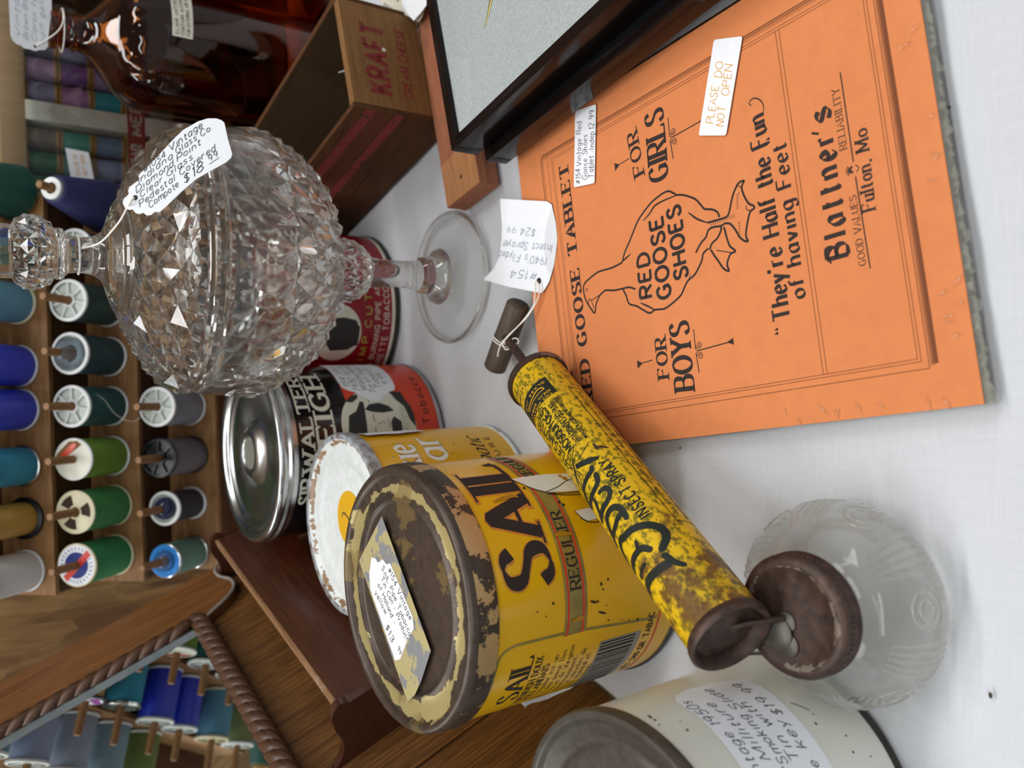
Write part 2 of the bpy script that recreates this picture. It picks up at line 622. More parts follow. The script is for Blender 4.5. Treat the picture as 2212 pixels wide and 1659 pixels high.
# ------------------------------------------------------------------ lettering: one skeleton alphabet, several pens
GL = {
'A': (8, "0,0 4,10 8,0|1.5,3.5 6.5,3.5"), 'B': (7, "0,0 0,10|~0,10 3.6,10 5.7,9.3 6.2,7.6 5.6,5.9 3.5,5.2 0,5.2|~0,5.2 4,5.2 6.4,4.3 7,2.6 6.3,.8 4,0 0,0"),
'C': (7, "~7,7.8 5.8,9.6 4,10 1.6,9 .2,6.5 .2,3.5 1.6,1 4,0 5.8,.4 7,2.2"), 'D': (7.4, "0,0 0,10|~0,10 3,10 5.8,8.8 7.3,6.2 7.3,3.8 5.8,1.2 3,0 0,0"),
'E': (6.2, "0,0 0,10|0,10 6,10|0,5.2 4.8,5.2|0,0 6.2,0"), 'F': (6, "0,0 0,10|0,10 6,10|0,5.2 4.8,5.2"),
'G': (7.6, "~7,7.8 5.8,9.6 4,10 1.6,9 .2,6.5 .2,3.5 1.6,1 4,0 5.8,.4 7,1.6|7,.6 7,4.4|4.6,4.4 7.6,4.4"), 'H': (7.4, "0,0 0,10|7.4,0 7.4,10|0,5.2 7.4,5.2"),
'I': (1, ".5,0 .5,10"), 'J': (5, "~4.5,10 4.5,3 3.6,.6 1.8,0 .2,1.4"), 'K': (7, "0,0 0,10|6.5,10 0,4|2.3,6 7,0"), 'L': (6, "0,0 0,10|0,0 6,0"),
'M': (9, "0,0 .5,10|.5,10 4.5,1|4.5,1 8.5,10|8.5,10 9,0"), 'N': (7.4, "0,0 0,10|0,10 7.4,0|7.4,0 7.4,10"),
'O': (8, "~4,10 6.5,9 8,6.5 8,3.5 6.5,1 4,0 1.5,1 0,3.5 0,6.5 1.5,9 4,10"), 'P': (6.5, "0,0 0,10|~0,10 4,10 6.2,9 6.5,7.2 6,5.5 4,4.7 0,4.7"),
'Q': (8, "~4,10 6.5,9 8,6.5 8,3.5 6.5,1 4,0 1.5,1 0,3.5 0,6.5 1.5,9 4,10|5,2.6 8,-.8"), 'R': (7, "0,0 0,10|~0,10 4,10 6.2,9 6.5,7.3 6,5.6 4,4.9 0,4.9|3,4.9 7,0"),
'S': (6.4, "~6.1,8.0 5,9.6 3.2,10 1.2,9.2 .5,7.6 1.2,6.2 3.3,5.2 5.5,4.2 6.4,2.6 5.8,.9 3.6,0 1.5,.4 .2,2.1"), 'T': (8, "4,0 4,10|0,10 8,10"),
'U': (7, "~0,10 0,4 .8,1.3 3.5,0 6.2,1.3 7,4 7,10"), 'V': (8, "0,10 4,0|4,0 8,10"), 'W': (11, "0,10 3,0|3,0 5.5,9|5.5,9 8,0|8,0 11,10"), 'X': (7, "0,0 7,10|0,10 7,0"),
'Y': (7.6, "0,10 3.8,5|3.8,5 7.6,10|3.8,5 3.8,0"), 'Z': (6.6, "0,10 6.6,10|6.6,10 0,0|0,0 6.6,0"),
'0': (6, "~3,10 5.4,8.4 6,5 5.4,1.6 3,0 .6,1.6 0,5 .6,8.4 3,10"), '1': (2, "0,8 1.4,10|1.4,10 1.4,0"), '2': (6, "~.2,7.8 1.4,9.6 3.2,10 5.2,9 5.4,7 4,4.6 0,0|0,0 6,0"),
'3': (6, "~.2,8.4 2,10 4.4,9.6 5.4,7.8 4.4,5.8 2.4,5.3|~2.4,5.3 4.8,4.8 5.8,2.8 4.6,.6 2.2,0 0,1.6"), '4': (6, "4.4,0 4.4,10|4.4,10 0,3|0,3 6,3"), '5': (6, "5.4,10 1,10|1,10 .6,5.4|~.6,5.4 2.8,6.2 5,5 5.6,2.8 4.4,.6 2,0 0,1.2"),
'6': (6, "~5,9.4 3,9.8 1,7.4 .2,3.6 1.2,.8 3,0 5.2,1 5.8,3 4.8,5 3,5.6 .8,4.6"), '7': (6, "0,10 6,10|6,10 2,0"), '8': (6, "~3,5.4 1,6.6 .6,8.4 3,10 5.4,8.4 5,6.6 3,5.4 .6,3.8 .2,1.6 3,0 5.8,1.6 5.4,3.8 3,5.4"), '9': (6, "~5.4,6 3,4.4 .8,5.6 .4,7.8 2,9.8 4.4,9.6 5.5,7.6 5.4,5 4.2,0"),
'a': (5.4, "~5,5.4 3.6,6.4 1.8,6.1 .4,4.4 .4,2 1.8,.1 3.4,.3 5,2|5,6.4 5,0"), 'b': (5.2, "0,10 0,0|~0,4.6 1.6,6.4 3.4,6.2 5,4.5 5,1.9 3.4,.1 1.6,.1 0,1.6"), 'c': (4.6, "~4.5,5.2 3,6.4 1.4,6 .2,4.3 .2,2 1.4,.3 3,0 4.6,1.2"),
'd': (5.2, "5,10 5,0|~5,4.6 3.4,6.4 1.7,6.2 .2,4.5 .2,1.9 1.7,.1 3.4,.1 5,1.6"), 'e': (5, "~.2,3.4 4.8,3.4 4.4,5.4 2.8,6.4 1.2,5.8 .2,3.8 .3,1.8 1.5,.2 3.2,0 4.7,1.2"), 'f': (3.8, "~3.8,9.4 2.8,10 1.6,9 1.4,6 1.4,0|0,6.2 3.2,6.2"),
'g': (5.2, "~5,4.8 3.4,6.4 1.7,6.2 .2,4.5 .2,2.2 1.7,.5 3.4,.6 5,2|~5,6.4 5,-1 4,-2.8 2,-3 .4,-2"), 'h': (5, "0,10 0,0|~0,4.4 1.6,6.2 3.4,6.3 4.7,4.8 4.8,0"), 'i': (1, ".5,6.4 .5,0|.4,8.8 .6,8.8"), 'j': (2, "~1.5,6.4 1.5,-1.5 .4,-3|1.4,8.8 1.6,8.8"),
'k': (4.8, "0,10 0,0|4.4,6.2 0,2.6|1.6,3.8 4.8,0"), 'l': (1, ".5,10 .5,0"), 'm': (8, "0,6.4 0,0|~0,4.6 1.4,6.3 3,6.2 3.9,4.8 4,0|~4,4.6 5.4,6.3 7,6.2 7.9,4.8 8,0"), 'n': (5, "0,6.4 0,0|~0,4.4 1.6,6.2 3.4,6.3 4.7,4.8 4.8,0"),
'o': (5.2, "~2.6,6.4 4.6,5.2 5.2,3.2 4.6,1.2 2.6,0 .6,1.2 0,3.2 .6,5.2 2.6,6.4"), 'p': (5.2, "0,6.4 0,-3|~0,4.6 1.6,6.4 3.4,6.2 5,4.5 5,1.9 3.4,.1 1.6,.1 0,1.6"), 'q': (5.2, "5,6.4 5,-3|~5,4.6 3.4,6.4 1.7,6.2 .2,4.5 .2,1.9 1.7,.1 3.4,.1 5,1.6"), 'r': (3.6, "0,6.4 0,0|~0,4.2 1.4,6 3.6,6.3"),
's': (4.4, "~4.2,5.4 2.6,6.4 .8,5.8 .6,4.4 2.2,3.4 4,2.4 4.2,1 2.6,0 .2,.8"), 't': (3.6, "~1.4,9 1.4,1.6 2.2,.1 3.6,.6|0,6.4 3.4,6.4"), 'u': (5, "~0,6.4 .1,1.6 1.4,0 3.2,.1 4.8,2|4.8,6.4 4.8,0"), 'v': (5, "0,6.4 2.5,0|2.5,0 5,6.4"), 'w': (7.4, "0,6.4 1.9,0|1.9,0 3.7,6|3.7,6 5.5,0|5.5,0 7.4,6.4"),
'x': (5, "0,0 5,6.4|0,6.4 5,0"), 'y': (5, "0,6.4 2.6,.4|5,6.4 1.4,-3"), 'z': (4.6, "0,6.4 4.6,6.4|4.6,6.4 0,0|0,0 4.6,0"),
'.': (1, ".3,.4 .7,.4"), ',': (1.2, ".8,.6 .2,-1.4"), "'": (1.2, ".8,10 .4,7.8"), '"': (3, ".6,10 .4,8|2.2,10 2,8"), '-': (4, ".4,3.4 3.6,3.4"), '$': (6, "~5.6,8 4,9 1.6,8.6 .8,7 2,5.6 4.2,4.6 5.2,3 4,1.2 1.8,1 .2,2.2|3,-.6 3,10.8"), '#': (7, "1,1 2.6,9|4,1 5.6,9|0,3.6 6,3.6|.8,6.4 6.8,6.4"), ':': (1, ".4,1 .6,1|.4,5 .6,5"), '*': (2, ".7,4.2 1.3,4.2"), '&': (7, "~6.6,.2 2,6.6 1.8,8.8 3.2,10 4.4,8.6 3.6,6.8 .6,3.6 .4,1.4 2,0 4.4,.8 6.4,4"),
'\u00e9': (5, "~.2,3.4 4.8,3.4 4.4,5.4 2.8,6.4 1.2,5.8 .2,3.8 .3,1.8 1.5,.2 3.2,0 4.7,1.2|2.4,7.6 3.8,9.4"), ' ': (3.6, ""), '~': (4, "")}

class Ink:
    """flat strokes and patches in a surface's own (s,t) coordinates"""
    def __init__(s, maxlen=2.5):
        s.q, s.mx = [], maxlen
    def ribbon(s, pts, wf):
        """pts 2D Vectors, wf(i, direction) -> width"""
        P = []
        for a, b in zip(pts, pts[1:]):
            n = max(1, int((b - a).length / s.mx))
            P += [a + (b - a) * (k / n) for k in range(n)]
        P.append(pts[-1])
        m = len(P)
        L, Rr = [], []
        for i, p in enumerate(P):
            d = P[min(i + 1, m - 1)] - P[max(i - 1, 0)]
            if d.length < 1e-9:
                d = Vector((1, 0))
            d.normalize()
            nrm = Vector((-d.y, d.x))
            wd = wf(i / max(1, m - 1), d) / 2
            L.append(p + nrm * wd)
            Rr.append(p - nrm * wd)
        wid = max((a - b).length for a, b in zip(L, Rr))
        na_ = max(1, int(wid / (s.mx * .8)))
        for i in range(m - 1):
            for c in range(na_):
                u0, u1 = c / na_, (c + 1) / na_
                s.q.append((L[i].lerp(Rr[i], u0), L[i].lerp(Rr[i], u1), L[i + 1].lerp(Rr[i + 1], u1), L[i + 1].lerp(Rr[i + 1], u0)))
    def line(s, pts, width, smooth=False, taper=False, k=6):
        P = [Vector(p) for p in pts]
        if smooth and len(P) > 2:
            P = crom(P, k)
        s.ribbon(P, (lambda t, d: width * (.35 + .65 * math.sin(PI * min(1, max(0, .08 + .84 * t))))) if taper else (lambda t, d: width))
        return s
    def dot(s, c, r, n=10):
        c = Vector(c)
        s.poly([c + Vector((math.cos(2 * PI * i / n), math.sin(2 * PI * i / n))) * r for i in range(n)])
        return s
    def poly(s, pts):
        P = [Vector((p[0], p[1])) for p in pts]
        for t in geometry.tessellate_polygon([[Vector((p.x, p.y, 0)) for p in P]]):
            s._tri(P[t[0]], P[t[1]], P[t[2]], 0)
        return s
    def _tri(s, a, b, c, d):
        e = [(b - a).length, (c - b).length, (a - c).length]
        k = e.index(max(e))
        if e[k] > s.mx * 2 and d < 18:
            T = [a, b, c]
            p, q, r = T[k], T[(k + 1) % 3], T[(k + 2) % 3]
            m = (p + q) / 2
            s._tri(p, m, r, d + 1)
            s._tri(m, q, r, d + 1)
        else:
            s.q.append((a, b, c))
    def text(s, txt, x, y, h, width=None, ang=0., style='serif', bold=.16, slant=0., track=.22, jit=0., nib=14., thin=.28, serif=.11, rnd=None):
        """baseline start (x,y), cap height h; width fits the line"""
        rnd = rnd or random.Random(hash_txt(txt))
        k = h / 10
        adv = []
        X = 0.
        for ch in txt:
            wd = GL.get(ch, GL[' '])[0]
            adv.append(X)
            X += wd + track * 10 + bold * 6
        X -= track * 10 + bold * 6
        sx = (width / (X * k)) if width else 1.
        ca, sa = math.cos(ang), math.sin(ang)
        W = bold * h
        def tr(px, py, jx=0., jy=0.):
            u = (px + slant * py) * k * sx + jx
            v = py * k + jy
            return Vector((x + u * ca - v * sa, y + u * sa + v * ca))
        na = R(nib)
        for ch, ax in zip(txt, adv):
            g = GL.get(ch)
            if not g or not g[1]:
                continue
            jx, jy = (rnd.uniform(-jit, jit) * h, rnd.uniform(-jit, jit) * h)
            js = 1 + rnd.uniform(-jit, jit) * .8
            for st in g[1].split('|'):
                sm = st.startswith('~')
                raw = [tuple(map(float, q.split(','))) for q in st.lstrip('~').split()]
                P = [tr(ax + a * js, b * js, jx, jy) for a, b in raw]
                straight = not sm
                if sm:
                    P = crom(P, 4)
                if style == 'sans' or style == 'hand':
                    s.ribbon(P, lambda t, d: W)
                    if style == 'sans' and straight and False:
                        pass
                else:
                    def wf(t, d, W=W):
                        dl = Vector((d.x * ca + d.y * sa, -d.x * sa + d.y * ca))
                        a = math.atan2(dl.y, dl.x)
                        return W * (thin + (1 - thin) * abs(math.sin(a - na)))
                    s.ribbon(P, wf)
                    if style == 'serif' and straight:
                        for e, o in ((0, 1), (-1, -2)):
                            ex, ey = raw[e]
                            ox, oy = raw[o]
                            vert = abs(oy - ey) > abs(ox - ex) * .8
                            if vert and (abs(ey) < .01 or abs(ey - 10) < .01 or (abs(ey - 6.4) < .01 and ch.islower())):
                                bw = (bold * 10) * 1.15 if ch not in 'AVWMN' else bold * 9
                                s.line([tr(ax + ex - bw, ey, jx, jy), tr(ax + ex + bw, ey, jx, jy)], serif * h * .75)
                            elif not vert and e == -1 and ch in 'EFLTZ':
                                dy = 2.1 if ey < 5 else -2.1
                                dy = 1.2 if abs(ey - 5.2) < .1 else dy
                                s.ribbon([tr(ax + ex, ey, jx, jy), tr(ax + ex, ey + dy, jx, jy)], lambda t, d: W * (.75 - .5 * t))
                                if ch == 'T':
                                    s.ribbon([tr(ax, ey, jx, jy), tr(ax, ey + dy, jx, jy)], lambda t, d: W * (.75 - .5 * t))
        return s
    def build(s, name, m, parent, f, off=.2):
        """f(s,t,off) -> 3D"""
        vs, fs = [], []
        for q in s.q:
            k = len(vs)
            vs += [Vector(f(p.x, p.y, off)) * S for p in q]
            fs.append(tuple(range(k, k + len(q))))
        me = bpy.data.meshes.new(name)
        me.from_pydata([tuple(v) for v in vs], [], fs)
        me.update()
        me.materials.append(M(m))
        o = bpy.data.objects.new(name, me)
        C.objects.link(o)
        o.parent = parent
        return o
def hash_txt(t):
    v = 17
    for c in t:
        v = (v * 31 + ord(c)) % 1000003
    return v
def on_cyl(rad, zoff=0.):
    """unrolled side of an upright tin; s=0 faces the camera side (-Y), s grows to the right"""
    return lambda s_, t_, o: ((rad + o) * math.sin(s_ / rad), -(rad + o) * math.cos(s_ / rad), t_ + zoff)
def cyl_patch(poly, rad, name, m, parent, off=.12, maxlen=2.):
    return Ink(maxlen).poly(poly).build(name, m, parent, on_cyl(rad), off)
def rrect(x0, x1, y0, y1, r, n=4):
    out = []
    for cx_, cy_, a0 in ((x1 - r, y1 - r, 0), (x0 + r, y1 - r, 90), (x0 + r, y0 + r, 180), (x1 - r, y0 + r, 270)):
        out += [(cx_ + r * math.cos(R(a0 + 90 * k / n)), cy_ + r * math.sin(R(a0 + 90 * k / n))) for k in range(n + 1)]
    return out

# ================================================================== THE SETTING
FL = -760.0
struct(MB().box(-2600, 2600, -2600, 1500, FL - 20, FL).build('floor', 'floor_vinyl', None, 0))
struct(MB().box(-2600, 2600, -2600, 1500, CEIL, CEIL + 20).build('ceiling', 'ceiling_tile', None, 0))
struct(MB().box(-2600, 2600, 850, 870, FL, CEIL).build('wall_back', 'strand_board', None, 0))
for i, (x, y, sx, sy, p) in enumerate(LAMPS):
    t = thing('ceiling_lamp', ['long white ceiling lamp above the table', 'long white ceiling lamp over the spool cabinet', 'long white ceiling lamp at the left by the wall', 'long white ceiling lamp behind the camera', 'long white ceiling lamp on the right side'][i], 'lamp', (x, y, CEIL))
    MB().box(-sx / 2 - 20, sx / 2 + 20, -sy / 2 - 20, sy / 2 + 20, -50, 0, 6).build('housing', 'lamp_body', t)
    l = area_lamp(x, y, sx, sy, p)
    l.parent = t
    l.location = (0, 0, -.062)

# table under the cloth
t = thing('folding_table', 'folding table hidden under the white cloth', 'table', (0, 390, FL))
MB().box(-560, 560, -440, 425, -FL - 30, -FL - 6.5).build('tabletop', 'lamp_body', t)
for sx in (-1, 1):
    for sy in (-1, 1):
        MB().tube([(sx * 500, sy * 370, 0), (sx * 500, sy * 370, -FL - 30)], 14, 12).build('leg', 'dark_metal', t)
# the cloth: soft wrinkles that only dip below the standing level
from mathutils import noise as mnoise
def cloth_z(x, y):
    v = mnoise.noise(Vector((x * .010, y * .016, 3.1))) * .5 + mnoise.noise(Vector((x * .028 + y * .012, y * .010, 9.7))) * .35
    r1 = abs(mnoise.noise(Vector((x * .006 + y * .004, x * -.003 + y * .005, 1.3))))
    return -2.2 + 1.9 * v - 1.4 * max(0, .12 - r1) * 8 * .5
mb = MB()
nx, ny = 150, 130
xs = [-580 + 1160 * i / nx for i in range(nx + 1)]
ys = [-70 + 895 * j / ny for j in range(ny + 1)]
vs = [(x, y, min(-.12, cloth_z(x, y))) for y in ys for x in xs]
fs = [(j * (nx + 1) + i, j * (nx + 1) + i + 1, (j + 1) * (nx + 1) + i + 1, (j + 1) * (nx + 1) + i) for j in range(ny) for i in range(nx)]
mb.add(vs, fs)
for side in range(2):                         # hanging skirts, near side and the two ends
    pass
k0 = len(mb.v)
skirt = []
for i in range(nx + 1):
    x = xs[i]
    dz = 0
    skirt.append([(x, -70, -.2), (x, -76 + 4 * math.sin(i * .35), -8), (x, -78 + 10 * math.sin(i * .35), -120), (x, -78 + 16 * math.sin(i * .35), -300)])
for a, b in zip(skirt, skirt[1:]):
    for q in range(3):
        mb.add([a[q], b[q], b[q + 1], a[q + 1]], [(0, 1, 2, 3)])
tc = mb.build('tablecloth', 'white_cotton', None, 80)
tag(tc, 'white cotton cloth spread over the display table', 'tablecloth')

# specks lying on the cloth
for k, (x, y, r, lb) in enumerate(((-117.8, 136.9, .75, 'tiny brown crumb on the white cloth near the glass sprayer jar'), (96.6, 144.5, .45, 'tiny curl of dark lint on the white cloth by the orange tablet'), (-35, 281, .4, 'tiny dark speck on the white cloth beside the yellow sprayer'))):
    m = MB().lathe([(0, -.1), (r, .15), (r * .7, .5), (0, .8)], 7)
    m.v = [(v[0] * 1.7, v[1], v[2]) for v in m.v]
    o = m.build('crumb', 'rust_fleck', None, 60, (x, y, 0))
    tag(o, lb, 'crumb')

# ================================================================== ORANGE TABLET (lies flat in shrink film)
TA = R(6.83)
tab = thing('writing_tablet', 'orange paper writing tablet printed with a goose, in shrink film', 'tablet', (-12.4, 132.1, 0), None, Matrix.Rotation(TA, 4, 'Z'))
MB().box(.6, 189.5, .8, 244, 0.1, 8.1).build('page_block', 'page_edge', tab, 0)
# cover: a subdivided sheet whose near edge curls down a touch
mb = MB()
cn, cm = 38, 49
def cov(s_, t_):
    return 8.9 - .5 * max(0, 1 - t_ / 10.) ** 2 + .10 * math.sin(s_ * .09) * math.exp(-t_ / 40)
top = [(190 * i / cn, 245 * j / cm) for j in range(cm + 1) for i in range(cn + 1)]
mb.add([(a, b, cov(a, b)) for a, b in top] + [(a, b, cov(a, b) - .5) for a, b in top], [])
N1 = len(top)
for j in range(cm):
    for i in range(cn):
        q = (j * (cn + 1) + i, j * (cn + 1) + i + 1, (j + 1) * (cn + 1) + i + 1, (j + 1) * (cn + 1) + i)
        mb.f += [q, tuple(N1 + p for p in reversed(q))]
ring = [i for i in range(cn + 1)] + [j * (cn + 1) + cn for j in range(1, cm + 1)] + [cm * (cn + 1) + i for i in range(cn - 1, -1, -1)] + [j * (cn + 1) for j in range(cm - 1, 0, -1)]
for a, b in zip(ring, ring[1:] + ring[:1]):
    mb.f.append((a, b, N1 + b, N1 + a))
mb.build('cover', 'orange_paper', tab, 60)
TF = lambda s_, t_, o: (s_, t_, cov(s_, t_) + o)
# printed border
ink = Ink(6)
for x0, x1, y0, y1, wd in ((15.3, 172.4, 16.6, 222.0, .32), (18.2, 169.2, 19.3, 214.0, .28), (19.4, 167.9, 20.6, 212.6, .28)):
    ink.line([(x0, y0), (x0, y1), (x1, y1), (x1, y0), (x0, y0)], wd)
ink.line([(15.3, 217.6), (170.5, 217.6)], .28)
ink.line([(15.3, 223.4), (171.4, 223.4), (173.4, 221.6), (173.4, 14.5)], .55)
ink.line([(19.4, 58.2), (167.9, 58.2)], .3).line([(19.4, 60.0), (167.9, 60.0)], .3)
for k in range(6):
    ink.line([(16.2 + k * .1, 15.9 - k * .36), (173.2, 15.9 - k * .36)], .14 + .045 * k)
    ink.line([(170.9 + k * .4, 16), (170.9 + k * .4, 222)], .10)
ink.line([(16.8, 13.5), (173.6, 13.5)], .75)
ink.build('printed_border', 'print_brown', tab, TF, .06)
ink = Ink(4)
def tline(txt, x0, y0, x1, y1, h, **kw):
    a = math.atan2(y1 - y0, x1 - x0)
    ink.text(txt, x0, y0, h, math.hypot(x1 - x0, y1 - y0), a, **kw)
tline('RED GOOSE TABLET', 25.4, 201.6, 161.0, 200.6, 7.6, bold=.30, thin=.26, nib=4, track=.2)
ink.build('printed_title', 'print_black', tab, TF, .07)
for nm, big, fx, fy, fx1, fy1, bx, by, bx1, by1, x, y in (('printed_boys_words', 'BOYS', 31.0, 144.2, 50.3, 143.4, 23.2, 129.0, 55.2, 127.6, 40.4, 125.2), ('printed_girls_words', 'GIRLS', 136.0, 144.0, 158.6, 145.6, 128.2, 128.8, 162.4, 126.8, 145.8, 124.6)):
    ink = Ink(3)
    tline('FOR', fx, fy, fx1, fy1, 7.2, bold=.24, thin=.25, nib=4)
    tline(big, bx, by, bx1, by1, 12.2, bold=.19, thin=.3, nib=4, track=.16)
    ink.line([(x - 10.5, y - .4), (x - 1, y), (x, y - 1.4), (x + 1, y), (x + 10.5, y - .4)], .5)
    ink.line([(x, y - 1.4), (x + .8, y - 22)], .55)
    ink.poly([(x - .9, y - 22.6), (x + 2.3, y - 22.6), (x + 1.1, y - 19.5), (x + .5, y - 19.5)])
    for q in (-1, 1):
        ink.line([(x + q * (2.6 + 1.9 * (1 - k / 16) * math.cos(k * .8 + 1.6)), y - 2.4 + 1.9 * (1 - k / 16) * math.sin(k * .8 + 1.6)) for k in range(14)], .4)
    ink.poly([(x - 2.4, y + 39.6), (x + 2.0, y + 39.4), (x + .3, y + 36.4), (x - .6, y + 36.4)])
    ink.line([(x - .1, y + 37.5), (x + .4, y + 28.6)], .5)
    ink.build(nm, 'print_black', tab, TF, .07)
# goose drawing
GOOSE = {
'back':[(85.6,199.1),(88.5,199.1),(91.0,197.6),(92.5,193.7),(94.3,187.1),(94.4,182.0),(94.0,175.1),(94.5,169.2),(95.2,166.7),(99.6,164.1),(103.8,160.1),(111.8,153.2),(115.1,149.0),(118.8,142.2),(120.6,135.8),(121.1,131.5),(120.6,129.1),(118.9,126.8),(117.3,125.0)],
'rump':[(117.3,125.0),(115.9,120.8),(111.9,114.3),(107.8,111.1),(105.3,109.2),(103.7,105.0),(101.6,102.3),(98.9,101.3)],
'wing':[(111.7,148.7),(113.8,143.9),(116.5,140.0),(117.3,134.7),(117.2,125.1)],
'neckf':[(81.7,186.7),(83.3,181.9),(81.8,175.3),(81.2,168.6),(80.8,164.0),(78.8,159.7)],
'breast':[(80.9,168.7),(77.1,166.9),(72.4,165.4),(70.0,160.2),(67.1,156.1),(64.5,151.7),(65.4,148.0),(64.6,141.7),(66.0,136.4),(68.7,130.2),(72.0,127.2),(74.7,124.4),(76.4,120.1),(79.8,116.5),(82.3,114.5),(85.0,113.3),(86.5,110.0)],
'br2':[(71.0,157.3),(68.2,152.4),(65.4,148.0)],'br3':[(77.6,122.3),(75.5,123.8)],'neckin':[(95.2,166.7),(97.5,160.2)],
'beak':[(85.6,199.1),(82.6,198.5),(78.7,196.6),(76.2,194.9),(73.3,192.8),(74.1,191.6),(77.3,190.6),(79.7,188.6),(81.7,186.7)],
'beak2':[(78.7,196.6),(81.6,195.5),(80.1,193.7),(75.6,192.4)],'beak3':[(80.5,193.6),(81.8,187.2)],
'eye':[(88.0,197.1),(87.7,195.9),(86.8,195.7),(86.3,196.6),(86.8,197.6),(88.0,197.1)],
'leg1':[(106.7,119.1),(102.1,114.4),(98.5,108.8)],'leg2':[(98.5,108.8),(98.1,104.4),(97.8,97.8),(99.5,95.7),(103.1,94.1),(107.1,92.0),(110.7,88.6),(110.8,85.4)],
'foot1':[(110.8,85.4),(108.4,87.2),(104.8,86.8),(100.1,84.8),(98.2,82.4),(97.0,82.2),(96.4,84.0),(95.1,85.2),(90.0,87.4),(86.2,88.4),(83.7,87.7),(84.2,89.4),(86.6,91.8),(90.0,93.3),(94.0,95.9),(95.2,98.9)],
'leg3':[(86.5,117.7),(90.1,114.0),(92.1,110.6),(94.9,108.6),(95.4,105.5),(94.7,101.2),(95.2,98.9)],'leg4':[(85.7,109.4),(88.2,107.5),(89.7,104.2),(92.5,101.6),(94.4,101.3)],
'foot2':[(85.5,108.7),(82.1,107.0),(79.2,105.2),(75.1,102.9),(73.1,100.0),(76.2,100.6),(78.8,99.4),(80.7,97.7),(80.9,95.2),(82.3,96.0),(84.3,97.8),(88.7,98.9),(92.4,99.4),(93.7,99.9)],
'foot2b':[(84.3,105.5),(82.5,101.0),(80.6,96.3)],'toe':[(110.6,90.0),(108.3,87.6)],'toe2':[(99.4,86.2),(97.7,86.2),(96.4,84.0)]}
ink = Ink(3)
for k, l in GOOSE.items():
    wd = {'eye': .35, 'br3': .6, 'toe': .45, 'toe2': .45, 'beak2': .5, 'beak3': .5, 'foot2b': .45}.get(k, 1.0)
    ink.line(l, wd, True, k in ('wing', 'br2', 'neckin', 'leg1', 'br3'), 4)
for k in range(11):                                      # hatching on the shank
    y = 107 - k * 1.35
    ink.line([(97.9, y), (96.2, y - .3)], .28)
for k in range(5):
    ink.line([(93.4 - k * 1.4, 90.4 + k * .25), (92.7 - k * 1.4, 91.6 + k * .1)], .3)
    ink.line([(99.4 + k * 1.5, 91.3 + k * .2 - k * k * .1), (100.4 + k * 1.5, 90.4 - k * k * .1)], .3)
ink.build('printed_goose', 'print_black', tab, TF, .07)
ink = Ink(3)
tline('RED', 72.8, 148.8, 95.0, 147.6, 8.2, style='sans', bold=.21, track=.2)
tline('GOOSE', 69.8, 136.4, 110.2, 135.8, 8.6, style='sans', bold=.21, track=.2)
tline('SHOES', 76.8, 124.2, 112.0, 123.8, 8.4, style='sans', bold=.21, track=.2)
ink.build('printed_goose_words', 'print_black', tab, TF, .07)
ink = Ink(3)
tline("They're Half the Fun", 45.4, 71.8, 136.0, 71.0, 8.4, style='pen', bold=.21, nib=20, thin=.25, track=.16)
tline('of having Feet', 53.0, 63.2, 119.6, 62.4, 7.0, style='pen', bold=.22, nib=20, thin=.25, track=.18)
ink.line([(136, 71.2), (139.5, 70.6), (142.8, 72.2), (144.6, 75.2), (143.4, 77.6), (141.8, 76.4)], .6, True, True)
for x, y in ((40.2, 79.2), (42.0, 79.0), (122.6, 70.6), (124.2, 70.4)):
    ink.dot((x, y), .65)
    ink.line([(x + .3, y), (x - .3, y + 1.4)], .4)
tline('Blattner', 65.2, 41.6, 114.8, 40.9, 9.6, style='pen', bold=.26, nib=42, thin=.12, track=.36)
tline('s', 121.4, 40.8, 126.2, 40.8, 9.4, style='pen', bold=.26, nib=42, thin=.12)
ink.line([(118.6, 50.0), (117.0, 46.8)], 1.0)
ink.line([(63.4, 49.6), (66.6, 50.4), (69.2, 48.6)], .9, True)
tline('GOOD VALUES', 59.2, 35.0, 87.2, 34.9, 3.0, bold=.15, thin=.35, nib=4)
tline('RELIABILITY', 106.8, 35.9, 131.8, 35.6, 3.0, bold=.15, thin=.35, nib=4)
ink.line([(57.2, 33.6), (94.4, 34.0)], .55).line([(100.4, 34.0), (137.4, 34.0)], .55)
tline('Fulton,', 79.6, 28.0, 98.8, 27.2, 5.4, bold=.19, thin=.3, nib=6, track=.2)
tline('Mo.', 103.0, 27.0, 113.4, 26.6, 5.4, bold=.19, thin=.3, nib=6, track=.2)
ink.line([(96.0, 33.4), (97.4, 32.2), (99.0, 33.4)], .4, True)
for k in range(5):
    ink.line([(97.6, 35.4), (97.6 + 2.4 * math.cos(R(40 + 25 * k)), 35.4 + 2.4 * math.sin(R(40 + 25 * k)))], .45)
ink.dot((96.6, 35.2), .6).dot((98.6, 35.2), .6)
ink.build('printed_lower_words', 'print_black', tab, TF, .07)
